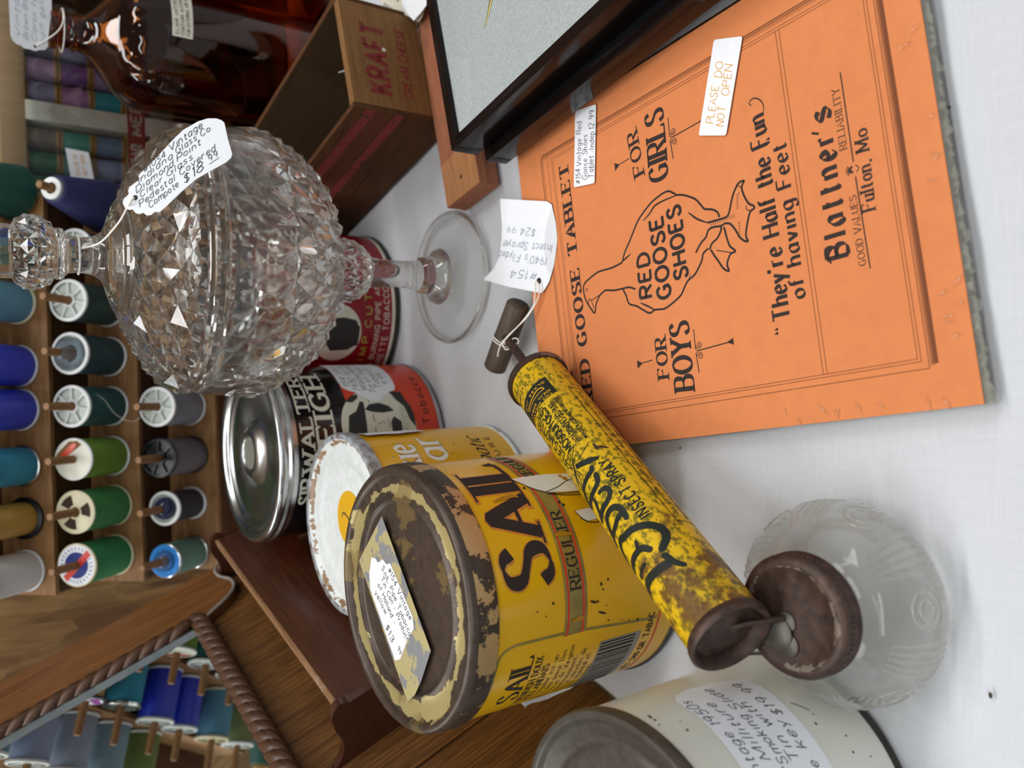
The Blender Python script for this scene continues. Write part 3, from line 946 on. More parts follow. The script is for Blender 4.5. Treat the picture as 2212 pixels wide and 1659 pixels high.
# shrink film with a ragged edge along the near side and a flap beyond the far side
mb = MB()
mb.box(-.6, 190.6, -.8, 245.6, -.02, 9.9)
mb.f = [q for i, q in enumerate(mb.f) if i != 0]
mb.build('film', 'shrink_film', tab, 0)
ink = Ink(8)
ink.poly([(-4, 245), (192, 245), (192, 252.5), (-3, 252.0)])
o = ink.build('film_flap', 'film_flap', tab, lambda s_, t_, o: (s_, t_, 1.2 + o), .1)
rnd = random.Random(3)
mb = MB()
edge = [(s_, -.6 - 1.3 * rnd.random() - (2.5 * math.exp(-s_ / 9.)) * rnd.random(), 1.5 + 5.5 * rnd.random()) for s_ in [i * 1.6 for i in range(119)]]
for (a, b) in zip(edge, edge[1:]):
    mb.add([(a[0], -.4, 8.6), (b[0], -.4, 8.6), (b[0], b[1], b[2]), (a[0], a[1], a[2])], [(0, 1, 2, 3)])
    mb.add([(a[0], a[1], a[2]), (b[0], b[1], b[2]), (b[0], -.2, .2), (a[0], -.2, .2)], [(0, 1, 2, 3)])
mb.build('film_edge', 'film_edge', tab, 0)
# creases along the film's tight edges: clear glass slivers added to catch glints
rnd = random.Random(21)
for i in range(22):
    if i < 13:
        x_, y_, an_ = rnd.uniform(4, 178), rnd.uniform(1.5, 9), R(rnd.uniform(60, 120))
    else:
        x_, y_, an_ = rnd.uniform(1.5, 7), rnd.uniform(4, 90), R(rnd.uniform(-20, 50))
    ln_ = rnd.uniform(2.5, 6.5)
    MB().tube([(x_ - ln_ * .5 * math.cos(an_), y_ - ln_ * .5 * math.sin(an_), 9.85), (x_, y_, 10.15), (x_ + ln_ * .5 * math.cos(an_), y_ + ln_ * .5 * math.sin(an_), 9.85)], [.08, .42, .08], 6).build('film_glint_crease', 'crystal', tab, 60)
# the two stickers
def sticker(name, label, x, y, ang, L, Wd, lines, inkm, pen):
    f = lambda s_, t_, o: TF(x + s_ * math.cos(ang) - t_ * math.sin(ang), y + s_ * math.sin(ang) + t_ * math.cos(ang), o)
    st = Ink(6).poly(rrect(0, L, 0, Wd, 1.2)).build(name, 'white_card', tab, f, 1.12)
    st['label'] = label
    i2 = Ink(3)
    for (tx, a, b, h, wd) in lines:
        i2.text(tx, a, b, h, wd, .02, style='hand', bold=pen, slant=.22, jit=.05)
    i2.build('handwriting', inkm, st, f, 1.2)
sticker('notice_sticker', 'white sticker with yellow handwriting', 133.8, 91.1, math.atan2(-15.5, 39.4), 42.6, 16.4,
        [('PLEASE', 5.5, 8.6, 4.4, 16), ('DO', 25.5, 8.2, 4.4, 6.5), ('NOT', 4.0, 2.6, 4.4, 8.5), ('OPEN', 17.5, 2.4, 4.4, 13)], 'ink_yellow', .085)
sticker('price_sticker', 'white sticker with pen writing, tucked under the black frame', 142.1, 179.5, math.atan2(-7.9, 39.9), 42, 17.2,
        [('#154', 1.5, 11.6, 4.2, 8), ('Vintage Red', 11, 11.4, 4.0, 24), ('Goose Shoes', 3.0, 6.2, 4.0, 24), ('Tablet', 3.0, 1.0, 4.2, 12), ('-Indep', 16.5, 1.0, 4.0, 11), ('12.99', 29, 1.2, 4.4, 10)], 'ink_pen', .085)

# ================================================================== TINS
def tin_body(t, rad, z0, z1, m, n=96):
    return MB().lathe([(rad - 1.2, z0), (rad, z0), (rad, z0 + (z1 - z0) * .5), (rad, z1), (rad - 1.2, z1)], n).build('body', m, t, 50)
def bottom_rim(t, rad, m='dark_metal', h=3.):
    return MB().lathe([(0, .8), (rad - 4, .8), (rad - 3, .05), (rad + .5, .05), (rad + .9, h * .4), (rad + .5, h), (rad - .6, h + .2)], 96).build('bottom_rim', m, t, 50)

# ---- yellow tin with the rusted lid
RS = 61.2
ts = thing('tobacco_tin', 'yellow round tin lettered SAIL with a rusty brown lid', 'tin', (-98.9, 343.8, 0))
tin_body(ts, RS, 1.5, 117, 'tin_yellow')
bottom_rim(ts, RS, 'dark_metal', 3.4)
MB().lathe([(RS + .4, 114.5), (RS + 1.3, 114.2), (RS + 1.6, 115.2), (RS + 1.5, 122.5), (RS + 1.3, 124.4)], 128).build('lid_skirt', 'lid_skirt', ts, 50)
MB().lathe([(RS + 1.3, 124.4), (RS + .9, 126.6), (RS - .6, 128.2), (RS - 2.4, 128.3), (RS - 3.6, 127.2), (RS - 4.4, 125.9), (RS - 6, 125.9), (RS - 9, 125.8), (RS - 13.6, 125.8),
            (RS - 14.6, 126.9), (RS - 15.8, 127.0), (RS - 16.8, 125.6), (RS - 17.6, 124.8), (RS - 20, 125.0), (30, 125.2), (12, 125.3), (0, 125.3)], 128).build('lid', 'lid_rust', ts, 50)
LIDZ = lambda s_, t_, o: (s_, t_, 126.0 + o)
Ink(5).poly([(38.8, 17.2), (11.1, 45.8), (-51.4, -4.3), (-46, -12), (-36.7, -19.2), (-20.0, -29.1)]).build('clear_tape', 'tape_film', ts, lambda s_, t_, o: (s_ * .94, t_ * .94, 127.35 + o), .1)
pt = Ink(5).poly([(14.3, 28.4), (14.6, 24), (12.8, 21.5), (13.9, 19.0), (15.4, 16), (13.4, 12.5), (14.6, 8.5), (-6.8, -12.0), (-11.9, -12.8), (-20.6, -5.2), (-29.9, 1.5), (-31.8, 6.6), (-1.9, 31.0), (6, 31.5)]).build('paper_tag', 'white_card', ts, LIDZ, 1.62)
i2 = Ink(2)
for tx, a, b, h in (('#154 Vintage', (11.8, 12.6), (-7.7, -7.8), 3.4), ('SAIL Pipe Tobacco', (11.7, 19.1), (-15.6, -6.7), 3.3), ('Tin Can - Product', (6.3, 20.2), (-18.5, -4.1), 3.2), ('of Holland -', (2.5, 23.8), (-13.4, 7.9), 3.2), ('yellow', (-1.9, 27.5), (-10.4, 16.7), 3.2), ('$13', (-16.6, 17.1), (-22.6, 11.1), 4.0), ('99', (-24.3, 5.5), (-26.7, 3.2), 3.0)):
    i2.text(tx, a[0] - 1.2, a[1] - 1.5, h, math.hypot(b[0] - a[0], b[1] - a[1]), math.atan2(b[1] - a[1], b[0] - a[0]), style='hand', bold=.10, slant=.1, jit=.05)
i2.build('handwriting', 'ink_pen', pt, LIDZ, 1.72)
CF = on_cyl(RS)
# foil outline behind the big word, then the word itself
def word(txt, x, y, h, wd, m, name, bold, off, thin=.2, nib=8, serif=.11, track=.22, grow=0., parent=None, style='serif', slant=0.):
    k = Ink(1.6)
    k.text(txt, x, y, h, wd, 0, style, bold + grow, slant, track, 0, nib, thin + grow * 1.4, serif + grow * 1.2)
    return k.build(name, m, parent or ts, CF, off)
word('SAIL', 11.4, 82.2, 26, 70, 'gold_foil', 'foil_outline', .25, .10, .24, 8, .08, .12, .06)
word('SAIL', 11.4, 82.2, 26, 70, 'print_black', 'brand_word', .25, .16, .20, 8, .06, .12)
Ink(1.6).poly([(-16, 63.6), (95, 63.6), (95, 77.0), (-16, 77.0)]).build('foil_band', 'olive_foil', ts, CF, .08)
k = Ink(1.6)
for t0 in (65.9, 74.9):
    k.line([(-16, t0), (95, t0)], 1.1)
k.build('red_lines', 'red_print', ts, CF, .14)
k = Ink(1.6)
k.text('REGULIER', 5.2, 67.4, 6.0, 36.5, 0, 'serif', .17, 0, .2, 0, 8, .35)
k.text('REGULIER', 63, 67.4, 6.0, 36.5, 0, 'serif', .17, 0, .2, 0, 8, .35)
k.build('band_words', 'print_black', ts, CF, .2)
# sailing boats
Ink(1.5).poly([(64.7, 82.3), (65.6, 76), (65.8, 66), (65.4, 58), (64, 46), (58, 42), (51, 45), (52, 58), (53.2, 69.0), (57, 75)]).build('sail_picture', 'sail_white', ts, CF, .26)
Ink(1.5).poly([(40.4, 58.9), (41.0, 50), (40.4, 44), (35, 46), (34.3, 54.8), (36.5, 56.8)]).build('small_sail_picture', 'sail_white', ts, CF, .26)
k = Ink(1.5)
for a in ([(53.2, 69), (55.5, 60), (58.8, 52), (60, 44)], [(52.4, 68.6), (51.0, 58), (50.6, 46)], [(52.0, 68.4), (49.8, 58), (49.0, 48)], [(34.2, 54.6), (33.2, 50), (33.4, 45)], [(36.4, 57.4), (34.0, 53.5)], [(64.7, 82.3), (57, 75.2), (53.2, 69)], [(40.4, 58.9), (36.5, 56.8), (34.3, 54.8)]):
    k.line(a, .45, True)
for p in ((57.6, 79.0), (44.6, 63.5), (46.4, 65.0)):
    k.dot(p, .8)
k.build('rigging_lines', 'print_black', ts, CF, .32)
# panel with the small print
k = Ink(1.6)
k.line([(-18.8, 16), (-18.6, 26), (-16.5, 50), (-14.6, 72), (-14.0, 98), (-14.2, 105), (-16.2, 110.3), (-20.5, 112.6), (-32, 113.0), (-75, 113.0)], 1.4, True)
k.build('panel_line', 'olive_foil', ts, CF, .12)
word('SAIL', -50.5, 92.6, 11.0, 28.5, 'print_black', 'panel_word', .20, .14, .2, 8, .07, .12)
k = Ink(1.4)
for tx, x0, x1, y, h, bd in (('CAVENDISH DOUX', -61, -23.4, 86.6, 4.0, .15), ('HOLLANDAIS', -58, -29.2, 81.4, 4.0, .15), ('Sail R\u00e9gulier est un', -62, -25.4, 77.2, 2.9, .12), ('tabac bien pens\u00e9. Des', -62, -23.6, 72.9, 2.9, .12),
                             ('Burley et de Virginie', -62, -21.8, 68.7, 2.9, .12), ('savoureusement-', -60, -28.2, 64.6, 2.9, .12), ('murs et enrichis de', -62, -25.8, 60.4, 2.9, .12), ('tabac oriental et', -60, -30.4, 56.3, 2.9, .12), ('br\u00e9silien.', -58, -37.6, 52.2, 2.9, .12)):
    k.text(tx, x0, y, h, x1 - x0, 0, 'serif', bd, 0, .2, 0, 8, .4, .08)
k.text('NET 340 GR. TABAC', -58.0, 18.2, 4.0, 42, 0, 'sans', .14, 0, .22)
k.build('small_print', 'print_black', ts, CF, .18)
Ink(1.5).poly([(-24.6, 25.0), (-24.6, 52.2), (-69, 52.2), (-69, 25.0)]).build('bar_code_ground', 'grey_bar', ts, CF, .12)
k = Ink(2)
rnd = random.Random(11)
x = -26.0
while x > -67:
    wd = rnd.choice((.35, .35, .6, .9))
    k.line([(x, 28.6), (x, 51.4)], wd)
    x -= wd + rnd.choice((.45, .6, 1.0))
k.build('bar_code', 'print_black', ts, CF, .18)
Ink(1.6).line([(-70, 14.6), (95, 14.6)], 1.1).build('lower_red_line', 'red_print', ts, CF, .12)
k = Ink(1.5)
for p in ([(51.5, 100), (53, 94), (53.6, 88), (52.4, 86)], [(30, 76), (30.6, 72), (29.6, 66)]):
    k.line(p, 2.2, True, True)
k.dot((60.6, 52), 1.5).dot((62.8, 53.4), 1.1).line([(-9.5, 73), (-8.6, 68), (-9.2, 66)], 2.4, True, True)
k.build('stains', 'stain', ts, CF, .36)
k = Ink(1.5)
for p in ((4.6, 55), (2.0, 54), (-6, 52), (6, 50.5), (-3, 57.5), (-16.4, 36), (-15.2, 41), (-13.5, 50), (-17.4, 30), (1.0, 84), (-4, 88), (-1, 93)):
    k.dot(p, .35 + .5 * rnd.random(), 6)
k.line([(-2, 62), (-3.4, 58.4)], 1.3, False, True).line([(-8, 57), (-9.8, 52)], 1.1, False, True)
k.build('rust_flecks', 'rust_fleck', ts, CF, .3)

# ---- smaller yellow tin with the white lid
RJ = 53.2
tj = thing('tobacco_tin', 'small yellow tin with a chipped white lid, behind the SAIL tin', 'tin', (-80.8, 456.7, 0))
tin_body(tj, RJ, 1.5, 101, 'tin_gold_yellow')
bottom_rim(tj, RJ, 'lid_white', 2.6)
MB().lathe([(RJ + .3, 98), (RJ + 1.2, 98.2), (RJ + 1.6, 103.2), (RJ + .8, 104.9), (RJ - .8, 105.3), (RJ - 2.6, 104.4), (RJ - 3.6, 102.6), (RJ - 5.2, 102.2), (RJ - 10, 102.3), (RJ - 16, 102.5), (RJ - 17, 101.7), (RJ - 19, 101.4), (20, 101.6), (0, 101.6)], 128).build('lid', 'lid_white', tj, 50)
MB().lathe([(RJ + .2, 97.8), (RJ + 1.4, 98.0), (RJ + 1.9, 103.2), (RJ + 1.0, 105.2), (RJ - .9, 105.6), (RJ - 2.0, 105.0), (RJ - .8, 104.6)], 128).build('lid_rim', 'rim_grey', tj, 50)
Ink(3).poly([(3 + 17 * math.cos(2 * PI * i / 32), -4 + 17 * math.sin(2 * PI * i / 32)) for i in range(32)]).build('lid_medallion', 'tin_gold_yellow', tj, lambda a, b, o: (a, b, 101.75 + o), .05)
Ink(3).line([(3, 7), (6, 4), (4, -1), (1, -5)], 1.2, True, True).build('medallion_print', 'print_black', tj, lambda a, b, o: (a, b, 101.8 + o), .05)
CF = on_cyl(RJ)
for nm, m, gx, gw, of in (('letter_shadow', 'print_black', .55, 0., .10), ('letters', 'sail_white', 0., 0., .16)):
    k = Ink(1.5)
    k.text('Cookie', 4 + gx, 70.6 - gx * .7, 19, 52, 0, 'serif', .15, 0, .12, 0, 6, .55, .05)
    k.text('Jar', 27 + gx, 51.6 - gx * .7, 19, 36, 0, 'serif', .16, 0, .14, 0, 6, .55, .05)
    k.build(nm, m, tj, CF, of)
k = Ink(1.4)
k.text('Aromatic', 12, 21.6, 10.5, 47, 0, 'pen', .15, .45, .10, 0, 30, .2)
k.text('MIXTURE', 12, 13.8, 3.6, 46.5, 0, 'sans', .15, 0, .6)
k.build('lower_words', 'print_black', tj, CF, .14)
k = Ink(1.5)
for i in range(16):
    k.dot((rnd.uniform(20, 62), rnd.uniform(18, 96)), .3 + .3 * rnd.random(), 6)
k.build('rust_flecks', 'rust_fleck', tj, CF, .2)
sk = Ink(2).poly([(69, 94), (96, 94), (96, 52), (71, 54), (69.5, 66), (68, 74), (69.8, 84)])
sk.build('curling_sticker', 'white_card', tj, lambda a, b, o: ((RJ + o + max(0, 80 - a) * .16) * math.sin(a / RJ), -(RJ + o + max(0, 80 - a) * .16) * math.cos(a / RJ), b), .3)

# ---- black and red tin with the clear plastic lid
RR = 60.2
tr_ = thing('tobacco_tin', 'black and red tin lettered SIR WALTER with a bare metal lid', 'tin', (-42.4, 568.5, 0))
tin_body(tr_, RR, 1.5, 112.5, 'tin_red')
bottom_rim(tr_, RR, 'tin_metal', 3.)
MB().lathe([(RR - .4, 110.5), (RR + .5, 110.4), (RR + .5, 114.2), (RR - .5, 115)], 96).build('top_seam', 'tin_metal', tr_, 50)
MB().lathe([(RR + .2, 113.6), (RR + 1.8, 113.8), (RR + 2.4, 115.6), (RR + 1.4, 117.2), (RR + 2.0, 118.6), (RR + 2.2, 121.4), (RR + 1.0, 123.2), (RR - 1.5, 123.6), (RR - 4.0, 123.0), (RR - 5.0, 121.0), (RR - 6.0, 120.2), (RR - 8, 120.8), (RR - 10, 120.4), (RR - 11, 119.0), (RR - 13, 118.4),
            (38, 117.6), (26, 117.6), (22, 118.4), (18.6, 121.6), (16.0, 123.2), (13.6, 123.4), (12.4, 122.6), (12.0, 121.8), (0, 121.8)], 128).build('lid', 'tin_metal', tr_, 50)
MB().lathe([(0, 121.9), (11.4, 121.9), (11.4, 122.15), (0, 122.15)], 48).build('lid_centre', 'grey_engraving', tr_, 50)
CF = on_cyl(RR)
Ink(2).poly([(-95, 71.2), (95, 71.2), (95, 110.6), (-95, 110.6)]).build('black_band', 'tin_black', tr_, CF, .06)
k = Ink(1.5)
k.text('SIR', -34, 99.6, 8.4, 18, 0, 'serif', .27, 0, .16, 0, 6, .5, .15)
k.text('WALTER', -11, 99.0, 8.4, 71, 0, 'serif', .27, 0, .12, 0, 6, .5, .15)
k.text('RALEIGH', -44, 84.0, 12.4, 106, 0, 'serif', .27, 0, .14, 0, 6, .5, .14)
k.build('brand_words', 'pale_print', tr_, CF, .14)
ov = [(17 + 28.5 * math.cos(2 * PI * i / 40), 50 + 28.5 * math.sin(2 * PI * i / 40)) for i in range(40)]
Ink(2).poly(ov).build('portrait_ground', 'pale_print', tr_, CF, .14)
k = Ink(1.8)
k.poly([(2, 64), (4, 71), (14, 74), (25, 72), (28, 66), (36, 61), (35, 58.5), (24, 59.5), (8, 60.5), (-4, 57), (-5, 59)])       # hat
k.poly([(36, 72), (41, 66), (42, 61), (38.5, 62), (35, 67)])                                                         # plume
k.poly([(29, 59), (33, 55), (34, 47), (31, 40), (27, 37), (26, 46), (27, 54)])                                       # hair
k.poly([(8, 38), (13, 33), (19, 33), (23, 38), (19, 41), (12, 41)])                                                 # beard
k.poly([(36, 33), (43, 36), (43, 27), (37, 26), (30, 23), (22, 21.6), (14, 22), (20, 26), (30, 28)])                 # cloak
k.line([(-11, 58), (-11.4, 44), (-6, 33)], .6, True)
k.build('portrait_dark', 'dark_engraving', tr_, CF, .2)
k = Ink(1.8)
for i in range(9):
    k.line([(33.5 + .9 * i, 55 - i * .3), (43 - .2 * i, 52 - 2 * i)], .3)
    k.line([(-8 + i * 1.1, 74 - abs(i - 4) * .4), (-10.5 + i * .8, 60)], .3)
for i in range(12):
    k.line([(8 + 1.9 * i, 33 - .02 * (i - 6) ** 2), (6 + 2.3 * i, 27 + .05 * (i - 6) ** 2)], .4)
k.line([(11, 53), (14, 54), (16, 53)], .7, True).line([(20, 53), (23, 54), (25.5, 53)], .7, True).line([(18, 51), (19.4, 46.5), (17.4, 45.6)], .5).line([(14.5, 43), (18, 42.4), (21, 43)], .7, True)
k.build('portrait_lines', 'grey_engraving', tr_, CF, .24)
k = Ink(1.5)
k.text('Smoking', -36, 9.6, 5.6, 40, 0, 'sans', .13, .15, .2)
k.text('Tobacco', 15.5, 9.6, 5.6, 43, 0, 'sans', .15, 0, .34)
k.build('lower_words', 'print_black', tr_, CF, .14)
pt = Ink(2).poly([(96, 70.5), (56, 71.2), (48.5, 70.4), (45.6, 67), (43.8, 62.5), (40.5, 60), (38.6, 56), (35.6, 53), (34.6, 48), (36.4, 44), (39.4, 41.5), (40.6, 37.5), (43.4, 35), (44.4, 31), (48, 29.2), (60, 28.2), (96, 28.6)]).build('scalloped_price_tag', 'white_card', tr_, CF, .4)
k = Ink(1.5)
for tx, x0, x1, y, h in (('154 Vint', 49, 78, 64, 4.6), ('1930 Sir W', 45, 80, 58, 4.4), ('Walter', 44, 66, 52, 4.6), ('Raleigh', 66, 84, 52.5, 4.4), ('Tin', 42, 50, 46, 4.6), ('of Pipe', 53, 76, 46, 4.4), ('Tobacco', 46, 74, 40, 4.6), ('9.99', 50, 64, 33, 4.6)):
    k.text(tx, x0, y, h, x1 - x0, 0, 'hand', .10, .3, .2, .05)
k.build('handwriting', 'ink_pen', pt, CF, .46)

# ---- crimson tin behind the glass dish
RD = 63.0
td = thing('tobacco_tin', 'dark red tin lettered CRIMP CUT, seen behind the glass dish', 'tin', (65.5, 633.4, 0))
tin_body(td, RD, 1.5, 101, 'tin_crimson')
bottom_rim(td, RD, 'dark_metal', 2.6)
MB().lathe([(RD + .1, 2.8), (RD + .15, 2.9), (RD + .15, 5.4), (RD + .1, 5.5)], 96).build('cream_line', 'tin_cream', td, 50)
MB().lathe([(RD, 98), (RD + 1.2, 98.2), (RD + 1.3, 103), (RD - 1, 105), (RD - 3, 104), (RD - 4.5, 102.6), (30, 102.8), (0, 102.8)], 96).build('lid', 'tin_metal', td, 50)
CF = on_cyl(RD)
k = Ink(1.6)
k.text('CRIMP', -66, 24.0, 5.2, 40, 0, 'sans', .2, 0, .5)
k.text('CUT', -18, 23.2, 5.2, 26, 0, 'sans', .2, 0, .5)
k.build('gold_words', 'gold_print', td, CF, .12)
k = Ink(1.6)
k.text('PRINCE', -50, 78.0, 8.5, 52, 0, 'sans', .2, 0, .4)
k.text('ALBERT', 6, 78.0, 8.5, 52, 0, 'sans', .2, 0, .4)
k.build('gold_name', 'gold_print', td, CF, .12)
k = Ink(1.6)
k.text('LONG BURNING PIPE AND', -68, 15.6, 4.4, 88, 0, 'sans', .13, 0, .28)
k.text('CIGARETTE TOBACCO', -66, 8.0, 4.6, 80, 0, 'sans', .13, 0, .28)
k.build('pale_words', 'pale_print', td, CF, .12)
Ink(2).poly([(-24 + 23 * math.cos(2 * PI * i / 36), 50 + 19 * math.sin(2 * PI * i / 36)) for i in range(36)]).build('oval_ground', 'tin_cream', td, CF, .12)
k = Ink(2)
k.poly([(-30, 64), (-27, 67.5), (-22, 67.5), (-19, 64), (-18.5, 60), (-12, 58), (-11, 46), (-13, 36), (-17, 34), (-18, 32.5), (-33, 32.5), (-34, 36), (-37, 40), (-38, 54), (-32, 59)])
k.build('oval_figure', 'dark_engraving', td, CF, .18)
Ink(2).poly([(58, 60), (20, 60.5), (12, 58), (4, 60), (-3, 57.5), (-7.5, 56), (-9.4, 52), (-6.5, 47.5), (-1, 46.6), (6, 47.5), (14, 46.5), (24, 48), (58, 49)]).build('paper_tag', 'white_card', td, CF, .3)

# ---- ivory tin at the near left
RW = 57.6
tw = thing('storage_tin', 'ivory painted tin with a brown metal lid and a handwritten sticker', 'tin', (-183.0, 222.4, 0))
tin_body(tw, RW, 1.5, 100, 'tin_ivory')
bottom_rim(tw, RW, 'dark_metal', 3.6)
MB().lathe([(RW + .2, 97.6), (RW + 1.0, 97.8), (RW + 1.3, 101.4), (RW + .5, 103.3), (RW - 1.2, 103.7), (RW - 2.8, 103.0), (RW - 3.6, 101.6), (RW - 5.4, 100.6), (RW - 9.4, 99.6), (RW - 10.2, 98.8), (RW - 12.2, 98.4), (RW - 13.2, 99.2), (RW - 15, 99.6), (RW - 17, 99.2), (20, 99.0), (0, 99.0)], 128).build('lid', 'lid_grey', tw, 50)
CF = on_cyl(RW)
pt = Ink(2).poly([(20, 79.5), (50, 79.0), (74, 76.4), (82, 76.0), (87.5, 75.0), (91.5, 71.0), (93, 62), (91, 50), (88, 40), (85, 35.8), (78, 34.6), (60, 36.6), (38, 37.4), (20, 37.6)]).build('price_sticker', 'white_card', tw, CF, .3)
k = Ink(1.5)
for tx, x0, x1, y, h in (('Vintage 1950s', 41, 85, 70.6, 4.4), ('Milliture', 50, 79, 63.6, 4.4), ('a', 43, 46, 63.8, 4.2), ('"Smoking', 44, 68, 57.0, 4.4), ('Slide', 71, 87, 55.0, 4.4), ('Tin with', 45, 73, 50.2, 4.6), ('O', 36, 40, 50, 4.6), ('key', 48, 60, 43.6, 4.6), ('$19.99', 62, 84, 40.4, 4.6), ('were', 30, 43, 43.4, 4.4)):
    k.text(tx, x0, y, h, x1 - x0, 0, 'hand', .10, .30, .2, .05)
k.build('handwriting', 'ink_pen', pt, CF, .38)
k = Ink(1.5)
k.poly([(44, 85.5), (48.5, 88), (50, 87.2), (48, 84.5), (52, 82.2), (50.6, 81.4), (46, 83.4)])
for p in ((79, 93.5), (82, 92.5), (72, 86), (40, 22), (46, 20), (36, 14), (58, 27), (54.4, 30)):
    k.dot(p, .35 + .3 * rnd.random(), 6)
k.line([(86, 92), (83.5, 92.6)], .9).line([(66, 32), (60, 27)], .35)
k.build('paint_chips', 'rust_fleck', tw, CF, .2)

# ================================================================== INSECT SPRAYER
P1, P2 = Vector((1.9, 359.8, 28.0)), Vector((-98.1, 199.1, 65.4))
axv = (P2 - P1).normalized()
LT = (P2 - P1).length
esd = axv.cross(Vector((0, 0, 1))).normalized()
eup = esd.cross(axv)
rot = Matrix((-esd, eup, axv)).transposed().to_4x4()
sp = thing('insect_sprayer', 'yellow hand pump insect sprayer with a glass jar and wooden handle', 'sprayer', tuple(P1))
RT = 16.2
barrel = MB().lathe([(0, 1), (RT, 1), (RT, 60), (RT, 120), (RT, LT - 3), (RT - 1, LT - 3)], 64).build('barrel', 'barrel_paint', sp, 50)
barrel.matrix_local = rot
def on_barrel(parent, mb, name, m, sm=50):
    o = mb.build(name, m, parent, sm)
    if parent is sp:
        o.matrix_local = rot
    return o
on_barrel(sp, MB().lathe([(0, -1.4), (RT - 3, -1.4), (RT + .6, -1.6), (RT + 1.7, -.2), (RT + 1.7, 2.4), (RT + .6, 3.2), (RT + .05, 3.2)], 64), 'rear_cap', 'rust_cap')
on_barrel(sp, MB().lathe([(0, LT - 4.2), (5, LT - 4.0), (9, LT - 4.6), (RT - 2.6, LT - 4.6), (RT - 1.4, LT - .8), (RT + .4, LT + .3), (RT + 1.3, LT - 1.0), (RT + .9, LT - 3.4), (RT + .05, LT - 5)], 64), 'front_cap', 'rust_cap')
on_barrel(sp, MB().lathe([(0, LT - 4.4), (1.0, LT - 4.4), (1.0, LT - 3.8), (0, LT - 3.8)], 10, 0, -2), 'nozzle_hole', 'black_plastic')
on_barrel(sp, MB().lathe([(2.6, -1), (2.6, -52)], 16), 'plunger_rod', 'rust_cap')
hc = Vector((29.4, 408.2, 13.6)) - P1
hd = Vector((38.2, -29.0, 1.0)).normalized()
hx = hd.cross(Vector((0, 0, 1))).normalized()
hm = Matrix((hx, hd.cross(hx), hd)).transposed().to_4x4()
hm.translation = hc * S
ho = MB().lathe([(0, -24), (6.2, -24), (7.2, -23), (7.3, -10), (7.4, 4), (7.3, 23), (6.4, 24), (0, 24.2)], 32).build('handle', 'wood_handle', sp, 50)
ho.matrix_local = hm
# printing on the barrel: a runs towards the handle, b is arc length
BF = lambda a, b, o: (-(RT + o) * math.sin(b / RT), (RT + o) * math.cos(b / RT), -a)
bp = lambda l: [(-x, R(d) * RT) for x, d in l]
k = Ink(1.2)
def fat(l, wd, w1=None):
    P = crom([Vector(p) for p in bp(l)], 5)
    wd, w1 = wd * 1.25, (w1 or wd) * 1.25
    k.ribbon(P, lambda t, d: wd + (w1 - wd) * t)
    k.dot(P[0], wd / 2, 10)
    k.dot(P[-1], w1 / 2, 10)
fat([(153.5, -38.9), (150.9, -50.5), (147.8, -55.8), (144.6, -54.4), (142.0, -49.2), (139.2, -39.2), (136.8, -25.4), (135.3, -12.4), (134.2, 3.0), (132.8, 9.2), (134.2, 24), (140, 40)], 3.0, 2.6)
k.build('script_letter', 'print_navy', barrel, BF, .12)
for i, segs in enumerate(([([(149.9, -23.7), (146.3, -14.3), (145.1, -1.3), (144.6, 16.3), (145.2, 34)], 2.2, 3.0), ([(141.8, -11.9), (144.8, -8.4)], 1.6, 2.4)],
             [([(165.6, -49.4), (162.2, -41.4), (156.8, -35.4)], 1.8, 2.4), ([(160.8, -32.5), (159.0, -9.9), (157.5, 10.5), (157.7, 26), (159.2, 38)], 3.2, 3.4), ([(151.9, -2.3), (151.6, 9.1), (151.9, 24)], 1.5, 2.0)],
             [([(129.1, -23.3), (124.3, -24.1), (120.7, -18.4), (119.1, -6.9), (119.3, 7.3), (121.6, 17.1), (125.7, 24), (128.9, 34)], 2.4, 2.8), ([(125.4, -24.6), (125.8, -10.6), (126.6, 3.3), (126.8, 22)], 2.4, 2.4)],
             [([(107.6, -11.1), (108.5, -22.2), (110.9, -26.5), (113.6, -23.0), (114.8, -12.3), (114.5, 2.4), (114.8, 24)], 1.8, 2.8), ([(106.3, 7.8), (110.1, 10.7), (115.6, 24)], 1.6, 2.2)],
             [([(94.1, -24.7), (95.5, -21.2), (95.6, -8.4), (95.7, 5.2), (96.1, 15.5), (99.1, 26), (103.3, 34)], 2.2, 2.4), ([(98.9, -23.5), (102.2, -21.4), (103.7, -12.5), (103.9, 2.0), (103.6, 28)], 2.2, 2.6)])):
    k = Ink(1.2)
    for l, a, b in segs:
        fat(l, a, b)
    k.build('script_letter', 'print_navy', barrel, BF, .12)
k = Ink(1.2)
def btext(tx, z0, z1, deg, h, **kw):
    k.text(tx, -z0, R(deg) * RT, h, z0 - z1, 0, kw.pop('style', 'sans'), **kw)
btext('INSECT', 135.6, 115.6, -56.5, 5.2, bold=.17, track=.3)
btext('SPRAY', 112.6, 95.2, -56.5, 5.2, bold=.17, track=.3)
btext('REG. U.S. PAT. OFF.', 126.5, 106.5, -36, 1.5, bold=.16, track=.35)
btext('FLIES*MOTHS*', 76.0, 38.0, 1.5, 4.4, bold=.15, track=.14)
btext('MOSQUITOES', 75.4, 40.0, -20.5, 4.6, bold=.19, track=.12)
btext('ANTS*ROACHES*BED BUGS', 76.2, 41.0, -39.5, 3.2, bold=.15, track=.12)
btext('WHEN USED IN ACCORDANCE WITH DIRECTIONS', 77.0, 40.0, -51.5, 1.9, bold=.18, track=.12)
btext('This sprayer is ideal for use with all liquid insecticides and', 142.0, 40.0, -97.5, 2.9, bold=.10, track=.14, slant=.25)
btext('household moth sprays. Wipe nozzle clean after each use.', 142.0, 46.0, -114, 2.9, bold=.10, track=.14, slant=.25)
k.line(bp([(35.9, -128), (35.9, -80), (143.8, -83.4), (143.8, -128)]), .45)
